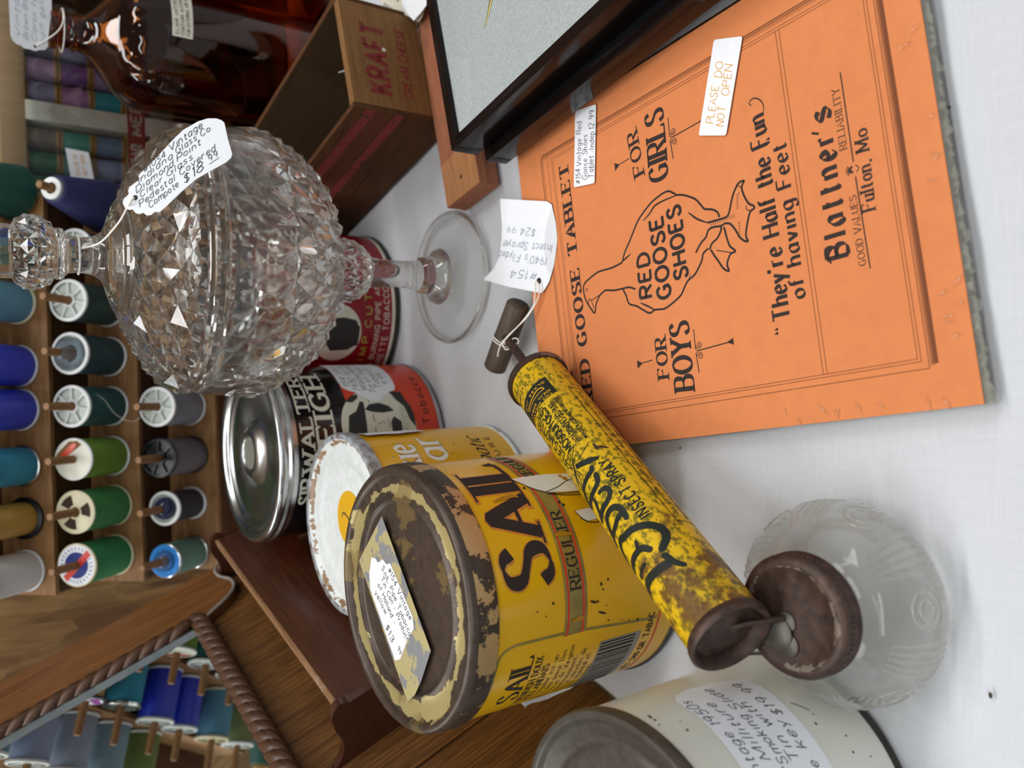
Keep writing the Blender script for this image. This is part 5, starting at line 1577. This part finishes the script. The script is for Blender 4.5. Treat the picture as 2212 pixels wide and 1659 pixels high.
for i, (tx, m_) in enumerate((('Vintage', 0), ('Brown Bottle', 0), ('Clorox type', 0), ('half gallon', 0))):
    k.text(tx, -18, 19 - i * 5.4, 3.2, 40, 0, 'hand', .10, .3, .2, .05)
k.build('handwriting', 'ink_pencil', cd, TF3, .2)
Ink(2).dot((-21.4, 9.4), 1.1, 12).build('punched_hole', 'rust_fleck', cd, TF3, .2)
string('string', tg3, [(-21.4, 1.0, 9.4), (-10, -4, -4), (0, -2.5, -9), (12, 4, -10)], .5)
string('string', tg3, [(15.8 * math.cos(a), 14 + 15.8 * math.sin(a), -10.2) for a in [2 * PI * i / 12 for i in range(13)]], .5, 3)

b2 = thing('amber_bottle', 'second dark amber bottle, cut off by the upper edge of the picture', 'bottle', (384, 690, 0))
MB().lathe(finep([(0, 3), (42, .5), (49, 1), (50.8, 8), (50.8, 140), (48.6, 156), (38.8, 174), (24, 188), (14.8, 197), (13.4, 206), (15.4, 218), (12.6, 220)], 4) + finep(inn, 6), 96).build('glass_body', 'amber_glass', b2, 50)

# ================================================================== THREAD RACK
AXR = Vector((.03, -.69, .724)).normalized()
rk = thing('thread_rack', 'wooden sawtooth rack with pegs for thread spools', 'rack', (0, 742, 0))
X0, X1 = -153.0, 158.0
ROWZ = [304, 242, 178, 116, 54]
th = 5.0
for z0 in ROWZ:
    tread = [(-16, -15.3), (16, 15.3), (12.4, 19), (-19.6, -11.6)]
    mb = MB()
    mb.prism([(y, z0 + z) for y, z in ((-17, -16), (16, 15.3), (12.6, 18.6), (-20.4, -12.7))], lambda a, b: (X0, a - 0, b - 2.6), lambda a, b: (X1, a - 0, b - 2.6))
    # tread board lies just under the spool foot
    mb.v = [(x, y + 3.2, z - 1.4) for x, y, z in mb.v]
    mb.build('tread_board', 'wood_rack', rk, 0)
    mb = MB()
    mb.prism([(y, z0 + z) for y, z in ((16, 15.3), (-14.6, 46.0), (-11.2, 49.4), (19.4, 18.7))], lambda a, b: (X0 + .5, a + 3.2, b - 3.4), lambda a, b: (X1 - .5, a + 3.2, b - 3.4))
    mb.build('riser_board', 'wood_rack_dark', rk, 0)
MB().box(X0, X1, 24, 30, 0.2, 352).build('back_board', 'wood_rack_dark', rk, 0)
for xx in (X0 - 5, X1):
    MB().box(xx, xx + 5, -18, 30, 0.2, 40, .5).build('foot_block', 'wood_rack', rk, 0)
axm = Matrix((Vector((1, 0, 0)), AXR.cross(Vector((1, 0, 0))), AXR)).transposed()
axm = Matrix((AXR.cross(Vector((0, 0, 1))).normalized() * -1, AXR.cross(AXR.cross(Vector((0, 0, 1))).normalized() * -1), AXR)).transposed().to_4x4()
peg_me = None
def peg(x, z0, L=74):
    global peg_me
    if peg_me is None:
        o = MB().lathe([(3.2, -4), (3.2, L - 1.2), (2.6, L), (0, L)], 14).build('peg', 'peg_wood', rk, 50)
        peg_me = o.data
    else:
        o = bpy.data.objects.new('peg', peg_me)
        C.objects.link(o)
        o.parent = rk
    m = axm.copy()
    m.translation = Vector((x, 0, z0)) * S
    o.matrix_local = m
def thread_mat(col, shiny=.0):
    col = '#%02x%02x%02x' % tuple(min(250, int(int(col[i:i + 2], 16) * 1.16 + 6)) for i in (1, 3, 5))
    nm = 'thread_' + col
    if nm in MATS:
        return nm
    g = NT(nm)
    wv = g.n('TexWave', wave_type='BANDS', bands_direction='Z')
    wv.inputs['Scale'].default_value = 480
    wv.inputs['Distortion'].default_value = 1.5
    g.l(g.tc.outputs['Object'], wv.inputs[0])
    dk = '#%02x%02x%02x' % tuple(int(int(col[i:i + 2], 16) * .72) for i in (1, 3, 5))
    g.set(Base_Color=g.mix(wv.outputs['Fac'], dk, col), Roughness=.55 - .25 * shiny, Specular_IOR_Level=.35 + .3 * shiny, Sheen_Weight=.05)
    g.bump(wv.outputs['Fac'], .35, .0003)
    g.done()
    return nm
def flange_ring(ro, z0, z1, ri, t, m, name='flange'):
    return MB().lathe([(ri, z0), (ro - .6, z0), (ro, z0 + .5), (ro, z1 - .5), (ro - .6, z1), (ri, z1)], 40).build(name, m, t, 40)
def spool(x, z0, label, col, kind='spoked', Rf=16.4, Rt=15.2, L=48., fl='white_plastic', shiny=0., grp='thread spools on the wooden rack', pegged=True):
    if pegged:
        peg(x, z0)
    t = thing('thread_spool', label, 'thread spool', (x, 742, z0), grp, axm)
    if kind == 'cone':
        MB().lathe([(4.2, 3), (Rt, 3), (Rt * .97, 6), (11.0, L - 4), (9.8, L - 3), (4.2, L - 3)], 48).build('thread', thread_mat(col, shiny), t, 50)
        flange_ring(Rt - 1, .2, 3, 4, t, fl)
        MB().lathe([(4.4, L - 6), (8.2, L - 6), (8.4, L), (4.4, L)], 32).build('top_rim', fl, t, 50)
        return t
    MB().lathe([(4.2, 2.8), (Rt, 2.8), (Rt + .25, 6), (Rt + .35, L / 2), (Rt + .25, L - 6), (Rt, L - 2.8), (4.2, L - 2.8)], 48).build('thread', thread_mat(col, shiny), t, 50)
    flange_ring(Rf, .2, 2.8, 4, t, fl)
    if kind in ('spoked', 'dome', 'deep'):
        flange_ring(Rf, L - 2.8, L, Rf - 2.4, t, fl, 'top_rim')
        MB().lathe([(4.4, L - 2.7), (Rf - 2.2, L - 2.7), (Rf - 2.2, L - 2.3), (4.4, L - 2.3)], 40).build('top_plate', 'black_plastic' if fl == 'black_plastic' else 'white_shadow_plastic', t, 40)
        if kind != 'deep':
            MB().lathe([(3.6, L - 4.4), (5.4, L - 4.4), (5.4, L - .6), (3.6, L - .6)], 24).build('hub', fl, t, 40)
        if kind == 'spoked':
            for q in range(7):
                a = 2 * PI * q / 7
                m_ = MB().box(5, Rf - 2.0, -.5, .5, L - 2.4, L - .4)
                m_.build('spoke', fl, t, 0, None, Matrix.Rotation(a, 4, 'Z'))
    elif kind == 'sector':
        flange_ring(Rf, L - 2.8, L - .6, 4, t, fl, 'top_plate')
        k = Ink(3)
        for q in range(3):
            a0 = 2 * PI * q / 3 + .2
            k = Ink(3).poly([((5.6 if e else 13.4) * math.cos(a0 + w_), (5.6 if e else 13.4) * math.sin(a0 + w_)) for e, w_ in [(0, i * .13) for i in range(8)] + [(1, i * .13) for i in range(7, -1, -1)]])
            k.build('opening', 'rust_fleck', t, lambda a, b, o: (a, b, L - .6 + o), .08)
    else:
        flange_ring(Rf, L - 2.8, L - .4, 4, t, fl, 'top_plate')
    return t
def disc(t, name, poly, m, L, off=.1, mx=3):
    return Ink(mx).poly(poly).build(name, m, t, lambda a, b, o: (a, b, L - .4 + o), off)
circ = lambda r, x=0, y=0, n=32: [(x + r * math.cos(2 * PI * i / n), y + r * math.sin(2 * PI * i / n)) for i in range(n)]
rz = dict(zip('ZABCD', ROWZ))
px0 = [33.4 + 41.0 * k for k in range(3, -5, -1)]       # peg positions along the rack: 156.. to -131
row = lambda k: 33.4 - 41.0 * k
# second row
spool(row(-3) + 1, rz['B'], 'navy blue cone of thread near the striped cabinet, second rack row', '#1d2150', 'cone', L=62, Rt=22)
spool(row(-2), rz['B'], 'black thread spool half hidden behind the compote neck', '#15161c', L=40)
spool(row(-1), rz['B'], 'dark bottle green spool with white spoked top, right of the plugged teal one', '#1d3a34')
sp2 = spool(row(0), rz['B'], 'dark teal spool with a clear plastic plug in its white top', '#16363a', 'deep')
MB().lathe([(5, 44), (12.6, 44.4), (12.4, 49), (8, 52), (7, 57), (4.0, 60), (3.4, 60)], 24).build('clear_plug', 'clear_dome', sp2, 50)
spool(row(1), rz['B'], 'deep teal green spool with white spoked top, left of the plugged teal one', '#0f4a47')
sp3 = spool(row(2), rz['B'], 'light olive green spool with an orange printed label', '#6f9a2e', 'label')
disc(sp3, 'label_disc', circ(15.2), 'tin_cream', 48)
disc(sp3, 'label_band', [(-4, 14.4), (4, 14.4), (14, 3), (14, -4), (11, -8)], 'wood_crate', 48, .16)
disc(sp3, 'label_mark', [(6.2 + 9 * math.cos(2 * PI * i / 20) * .64 + 2.6 * math.sin(2 * PI * i / 20) * .77, 4.2 - 9 * math.cos(2 * PI * i / 20) * .77 + 2.6 * math.sin(2 * PI * i / 20) * .64) for i in range(20)], 'tin_red', 48, .22)
spool(row(3), rz['B'], 'bright green spool with a cream top cut by three openings', '#3a8a46', 'sector', fl='cream_plastic', Rt=16, Rf=16.8)
sp4 = spool(row(4), rz['B'], 'bright green spool with a blue, red and white round label', '#2f8a50', 'label', fl='cream_plastic', Rt=15.8, Rf=16.8)
disc(sp4, 'label_disc', circ(15.8), 'white_card', 48)
disc(sp4, 'label_ring', circ(10.2), thread_mat('#23348e'), 48, .16)
disc(sp4, 'label_strip', [(-8.5, 11.5), (-12.5, 8.5), (7.5, -13), (11.5, -9.5)], 'red_print', 48, .22)
k = Ink(2)
for q in range(26):
    a = 2 * PI * q / 26
    k.line([(11.8 * math.cos(a), 11.8 * math.sin(a)), (13.8 * math.cos(a + .04), 13.8 * math.sin(a + .04))], .7)
k.build('label_lettering', thread_mat('#23348e'), sp4, lambda a, b, o: (a, b, 47.6 + o), .16)
# top visible row
spool(row(-3) + 6, rz['A'], 'dark green cone of thread at the top edge above the navy cone', '#15493c', 'cone', L=60, Rt=22, fl='spool_wood')
spool(row(-2) + 2, rz['A'], 'pale olive thread spool behind the compote knob', '#7f8a5a', L=46)
spool(row(-1) + 1, rz['A'], 'steel blue thread spool with wooden ends in the top row', '#5f95ac', fl='cream_plastic')
spool(row(0) - 7, rz['A'], 'royal blue thread spool beside the steel blue one', '#1f36c8', shiny=1, Rt=15.6)
spool(row(1), rz['A'], 'royal blue thread spool beside the turquoise one', '#1e35c4', shiny=1, Rt=15.6)
spool(row(2) - 3, rz['A'], 'turquoise thread spool with silver ends in the top row', '#2f8fae', fl='silver', Rt=14.6, Rf=15.8, L=44)
sp5 = spool(row(3) - 3, rz['A'], 'metallic gold thread spool with black ends', '#c49a3e', 'label', fl='black_plastic', Rt=12.6, shiny=1)
disc(sp5, 'label_disc', circ(13.6), 'white_card', 48)
disc(sp5, 'label_mark', [(-2, -15), (14, -4), (12, 2), (3, -3), (-6, -8)], thread_mat('#b34ab0'), 48, .16)
spool(row(4) - 3, rz['A'], 'creamy white thread spool at the left end of the top row', '#e6e2d2', shiny=1, Rt=15.4)
# third row
spool(row(0) + 6, rz['C'], 'white topped spool partly hidden by the rim of the compote', '#4c5a66')
spool(row(1) - 3, rz['C'], 'grey thread spool with a white spoked top in the lowest row', '#8a9098')
spool(row(2) - 4, rz['C'], 'charcoal thread spool with black ends in the lowest row', '#6c6870', 'spoked', fl='black_plastic', shiny=1)
sp6 = spool(row(3) - 5, rz['C'], 'small black spool with a navy dome in its white top', '#2a2830', 'deep', Rf=14.2, Rt=12.4, L=42)
MB().lathe([(3.6, 38), (9.4, 38), (9.2, 43), (7, 47), (3.6, 48.4)], 24).build('navy_dome', 'navy_dome', sp6, 50)
sp7 = spool(row(4) - 7, rz['C'], 'sage green spool with a bright blue label and a clear dome', '#5c8472', 'label', fl='silver', Rf=14.4, Rt=13.4, L=44)
disc(sp7, 'label_disc', circ(13.4), thread_mat('#1f7fd0'), 44)
MB().lathe([(3.6, 43.6), (8.6, 43.6), (8.2, 47), (6.4, 50.6), (3.6, 51.6)], 24).build('clear_dome', 'clear_dome', sp7, 50)
# row above the picture's edge, seen only in the old mirror
for i, (k_, c_, lb_) in enumerate(((4, '#5b93a8', 'steel blue thread spool mirrored at the left of the old mirror'), (3, '#8f9cb8', 'lavender grey thread spool mirrored next to the steel blue one'), (2, '#98a2b4', 'pale grey thread spool mirrored beside the lavender one'), (1, '#7f9aa6', 'silvery blue thread spool mirrored near the mirror edge'), (0, '#6a7a3c', 'olive green thread spool mirrored at the corner of the mirror'))):
    spool(row(k_) - 3, rz['Z'], lb_, c_)
# stray thread ends between the rows
o = MB().tube(crom([(6, 712, 199), (-2, 706, 190), (-14, 704, 182), (-20, 702, 170), (-12, 700, 160)], 8), .13, 5).build('loose_thread', 'string', None, 60)
tag(o, 'thin loose white thread hanging between the teal and grey spools', 'thread')

# ================================================================== GLASS-FRONT SPOOL CABINET
cb = thing('spool_cabinet', 'tan wooden spool display case with a red lettered shelf strip', 'cabinet', (250, 800, 0))
CX0, CX1 = -84.0, 190.0
MB().box(CX0, CX1, -8, 40, 228, 247, .8).build('top_rail', 'wood_cabinet', cb, 40)
MB().box(CX0, CX1, -8, 40, .3, 14, .8).build('bottom_rail', 'wood_cabinet', cb, 40)
for a in (CX0, CX1 - 10):
    MB().box(a, a + 10, -8, 40, 14, 228, .5).build('side_post', 'wood_cabinet', cb, 40)
MB().box(CX0 + 10, CX1 - 10, 36, 40, 14, 228).build('back_board', 'wood_crate_in', cb, 0)
MB().box(-13, 3.5, -9, 34, 14, 228, .4).build('divider', 'tin_cream', cb, 40)
MB().box(CX0 + 10, CX1 - 10, -7.4, 34, 134.0, 149.5, .4).build('shelf', 'spool_wood', cb, 40)
MB().box(CX0 + 10, CX1 - 10, -7.4, 34, 56, 66, .4).build('shelf', 'spool_wood', cb, 40)
CFc = lambda a, b, o: (a, -9.2 - o, b)
Ink(30).poly([(CX0 + 10, 134.6), (CX1 - 10, 134.6), (CX1 - 10, 149.2), (CX0 + 10, 149.2)]).build('shelf_strip', 'felt_red', cb, CFc, .2)
Ink(3).text('STAR', -46, 137.8, 8.4, 23, 0, 'sans', .22, 0, .12).text('MERCERIZED', -14, 137.8, 8.4, 88, 0, 'sans', .22, 0, .12).build('strip_lettering', 'tin_cream', cb, CFc, .35)
Ink(400).poly([(CX0 + 6, 10), (CX1 - 6, 10), (CX1 - 6, 232), (CX0 + 6, 232)]).build('glass_pane', 'pane_film', cb, CFc, 2.2)
st2 = Ink(4).poly([(-34.6, 200), (-36, 182), (-2 - 59, 178), (-2 - 61, 191), (-2 - 60.5, 196)]).build('pane_sticker', 'white_card', cb, CFc, 3.2)
Ink(2).text('PLEASE DO', -57, 189, 3.0, 18, R(8), 'hand', .12, .2).text('NOT OPEN', -56, 183.5, 3.0, 17, R(8), 'hand', .12, .2).build('handwriting', 'ink_yellow', st2, CFc, 3.4)
grp = 'spools shut inside the display case'
def cspool(x, z0, h, label, col):
    t = thing('thread_spool', label, 'thread spool', (250 + x, 806, z0), grp)
    MB().lathe([(3, 2.4), (9.4, 2.4), (9.5, h / 2), (9.4, h - 2.4), (3, h - 2.4)], 24).build('thread', thread_mat(col, .5), t, 50)
    MB().lathe([(0, .1), (9.9, .1), (9.9, 2.0), (9.2, 2.5), (3, 2.5)], 24).build('flange', 'spool_wood', t, 50)
    MB().lathe([(3, h - 2.5), (9.2, h - 2.5), (9.9, h - 2.0), (9.9, h - .1), (0, h - .1)], 24).build('flange', 'spool_wood', t, 50)
colx = [(-25, 'nearest left of the white divider'), (-45.5, 'second left of the white divider'), (-66, 'third left of the white divider'), (15, 'nearest right of the white divider'), (35.5, 'second right of the white divider'), (56, 'third right of the white divider'), (76.5, 'fourth right of the white divider')]
rows_ = [(202.4, 25.2, 'upper'), (176.2, 25.6, 'middle'), (150.0, 25.6, 'lower'), (108, 25.6, 'under the red strip')]
cols = {(0, 0): '#7a6c5c', (1, 0): '#2f6a46', (2, 0): '#2c6844', (0, 1): '#4c9a86', (1, 1): '#6aa294', (2, 1): '#3f9a92', (0, 2): '#6c8298', (1, 2): '#7c84a0', (2, 2): '#a26c94',
        (3, 0): '#8a86a2', (4, 0): '#b08aac', (5, 0): '#6a6878', (6, 0): '#5a7086', (3, 1): '#9a6c9c', (4, 1): '#7c4f8c', (5, 1): '#8c80a0', (6, 1): '#3c5468', (3, 2): '#2f94a0', (4, 2): '#a488b4', (5, 2): '#7a96a8', (6, 2): '#8a7a9a',
        (0, 3): '#8c80a4', (1, 3): '#36907e', (2, 3): '#6a8a72', (3, 3): '#8a8a7c', (4, 3): '#5c7a6a', (5, 3): '#7c6c88', (6, 3): '#5a6a88'}
cname = {'#7a6c5c': 'taupe', '#2f6a46': 'forest green', '#2c6844': 'dark green', '#4c9a86': 'sea green', '#6aa294': 'grey green', '#3f9a92': 'turquoise green', '#6c8298': 'slate blue', '#7c84a0': 'blue grey', '#a26c94': 'rose mauve', '#8a86a2': 'grey lilac', '#b08aac': 'pale pink lilac', '#6a6878': 'dark grey', '#5a7086': 'dusty blue', '#9a6c9c': 'orchid', '#7c4f8c': 'purple', '#8c80a0': 'greyish violet', '#3c5468': 'deep slate', '#2f94a0': 'bright teal', '#a488b4': 'light violet', '#7a96a8': 'pale blue', '#8a7a9a': 'dull violet', '#8c80a4': 'lilac', '#36907e': 'emerald', '#6a8a72': 'moss', '#8a8a7c': 'khaki', '#5c7a6a': 'pine', '#7c6c88': 'plum grey', '#5a6a88': 'denim'}
for (ci, ri), c_ in cols.items():
    x, wx = colx[ci]
    z0, h, wr_ = rows_[ri]
    cspool(x, z0 + (.4 if ri < 3 else 0), h, '%s spool in case %s row, %s' % (cname[c_], wr_, wx) if ri < 3 else '%s spool %s, %s' % (cname[c_], wr_, wx), c_)

# ================================================================== WALL MIRROR WITH A POCKET SHELF
MP0 = Vector((-175.1, 345.8, 0))
ph, la = R(16), R(24)
nh = Vector((math.cos(ph), -math.sin(ph), 0))
mn = nh * math.cos(la) + Vector((0, 0, 1)) * math.sin(la)
mu = Vector((0, 0, 1)) * math.cos(la) - nh * math.sin(la)
mh = Vector((math.sin(ph), math.cos(ph), 0))
mir = thing('wall_mirror', 'old oak wall mirror with rope moulding and a pocket shelf, leaning at the left', 'mirror', tuple(MP0), None, Matrix((mh, mu, mn)).transposed().to_4x4())
TOP = 420.0
PW = lambda w0: (lambda a, b: (a, b, w0))
# back panels
MB().prism([(35.6, 36), (250, 36), (250, TOP), (35.6, TOP)], PW(-12), PW(0)).build('panel_board', 'wood_panel', mir, 0)
MB().prism([(-60, 40), (34.4, 38), (34.4, TOP), (-60, TOP)], PW(-12), PW(-.6)).build('panel_board', 'wood_panel', mir, 0)
MB().prism([(250.4, 36), (300, 36), (300, TOP), (250.4, TOP)], PW(-12), PW(-.3)).build('panel_board', 'wood_panel', mir, 0)
MB().prism([(s_, t_) for s_, t_ in crom([(-30, 40), (20, 40), (18, 26), (14, 12), (12, 1), (-4, .6), (-10, 2), (-16, 12), (-24, 24)], 4, True)], PW(-12), PW(0)).build('foot_bracket', 'wood_panel', mir, 0)
MB().prism([(s_, t_) for s_, t_ in crom([(240, 40), (290, 40), (288, 26), (284, 12), (280, 1), (264, .6), (258, 2), (252, 12), (244, 24)], 4, True)], PW(-12), PW(0)).build('foot_bracket', 'wood_panel', mir, 0)
# raised frame boards
curve = [tuple(v) for v in crom([(308, 131), (302, 134), (292, 133), (281, 128), (270, 129), (262, 137), (256, 150), (252, 158)], 5)]
MB().prism(curve + [(252, 164), (260, 168), (262, 176), (262, TOP), (308, TOP)], PW(0), PW(7)).build('frame_stile', 'wood_frame', mir, 40)
MB().prism([(60, 160), (35.6, 160), (-60, 158), (-60, TOP), (-12, TOP), (-12, 172), (60, 168)], PW(0), PW(7)).build('frame_stile', 'wood_frame', mir, 40)
MB().tube([(a_, b_, 7.2) for a_, b_ in curve], 1.3, 8).build('worn_edge', 'worn_wood', mir, 60)
# rope moulding, each twist one bead
bead = None
def rope(p, q, n, sgn, name='rope_bead'):
    global bead
    a, b = Vector(p), Vector(q)
    d = (b - a)
    L = d.length / n
    ang = math.atan2(d.y, d.x)
    if bead is None:
        m_ = MB()
        pts = [(-1.25 * L + 2.5 * L * i / 10, -5.6 + 11.2 * i / 10, 3.2 * math.sin(PI * i / 10)) for i in range(11)]
        m_.tube(pts, [1.0 + L * .40 * math.sin(PI * (i + .6) / 11.2) for i in range(11)], 10)
        o0 = m_.build(name, 'wood_rope', mir, 60)
        bead = o0.data
        first = o0
    else:
        first = None
    for i in range(n):
        o = first if (first and i == 0) else bpy.data.objects.new(name, bead)
        if o is not first:
            C.objects.link(o)
            o.parent = mir
        c = a + d * ((i + .5) / n)
        o.matrix_local = Matrix.Translation(Vector((c.x, c.y, 4.0)) * S) @ Matrix.Rotation(ang, 4, 'Z') @ Matrix.Diagonal((1, sgn, 1, 1))
rope((259, 160.5), (40, 160.5), 23, 1)
rope((254.5, 168), (254.5, 340), 16, 1)
MB().box(240, 262, 153.8, 155.0, 0, 5).build('moulding_fillet', 'wood_rope', mir, 0)
MB().box(-10, 246.4, 166, 330, -1, 4.2).build('mirror_glass', 'old_mirror', mir, 0)
MB().box(246.4, 248.4, 166, 330, 0, 7).build('glass_edge', 'tin_metal', mir, 0)
# pocket
MB().box(72, 294, 78, 125, 31, 36, .8).build('pocket_front', 'wood_pocket', mir, 40)
MB().box(72.4, 293.6, 123.0, 125.6, 29.6, 36.2, .4).build('pocket_edge', 'wood_pocket_edge', mir, 40)
MB().box(74, 292, 78, 83, 0, 31).build('pocket_floor', 'wood_pocket', mir, 0)
br = [tuple(v) for v in crom([(118, 37), (124, 39.5), (129.5, 35), (131, 26), (129.5, 16), (132.5, 7), (140, 0)], 5)]
for a, b in ((294, 299), (66.5, 71.8)):
    MB().prism([(78, 0), (78, 36)] + br, lambda t_, w_: (a, t_, w_), lambda t_, w_: (b, t_, w_)).build('side_bracket', 'wood_pocket', mir, 40)
# white crumpled wad behind the tins
m_ = MB().lathe([(0, 0), (9, 1), (13, 6), (11, 12), (5, 15), (0, 15.5)], 16)
rnd = random.Random(9)
m_.v = [(x * (1 + .25 * rnd.uniform(-1, 1)), y * (1 + .25 * rnd.uniform(-1, 1)), z) for x, y, z in m_.v]
wad = tag(m_.build('cloth_wad', 'white_cotton', None, 80, (-113, 668, 80)), 'small white crumpled wad of cloth behind the SIR WALTER tin', 'cloth')
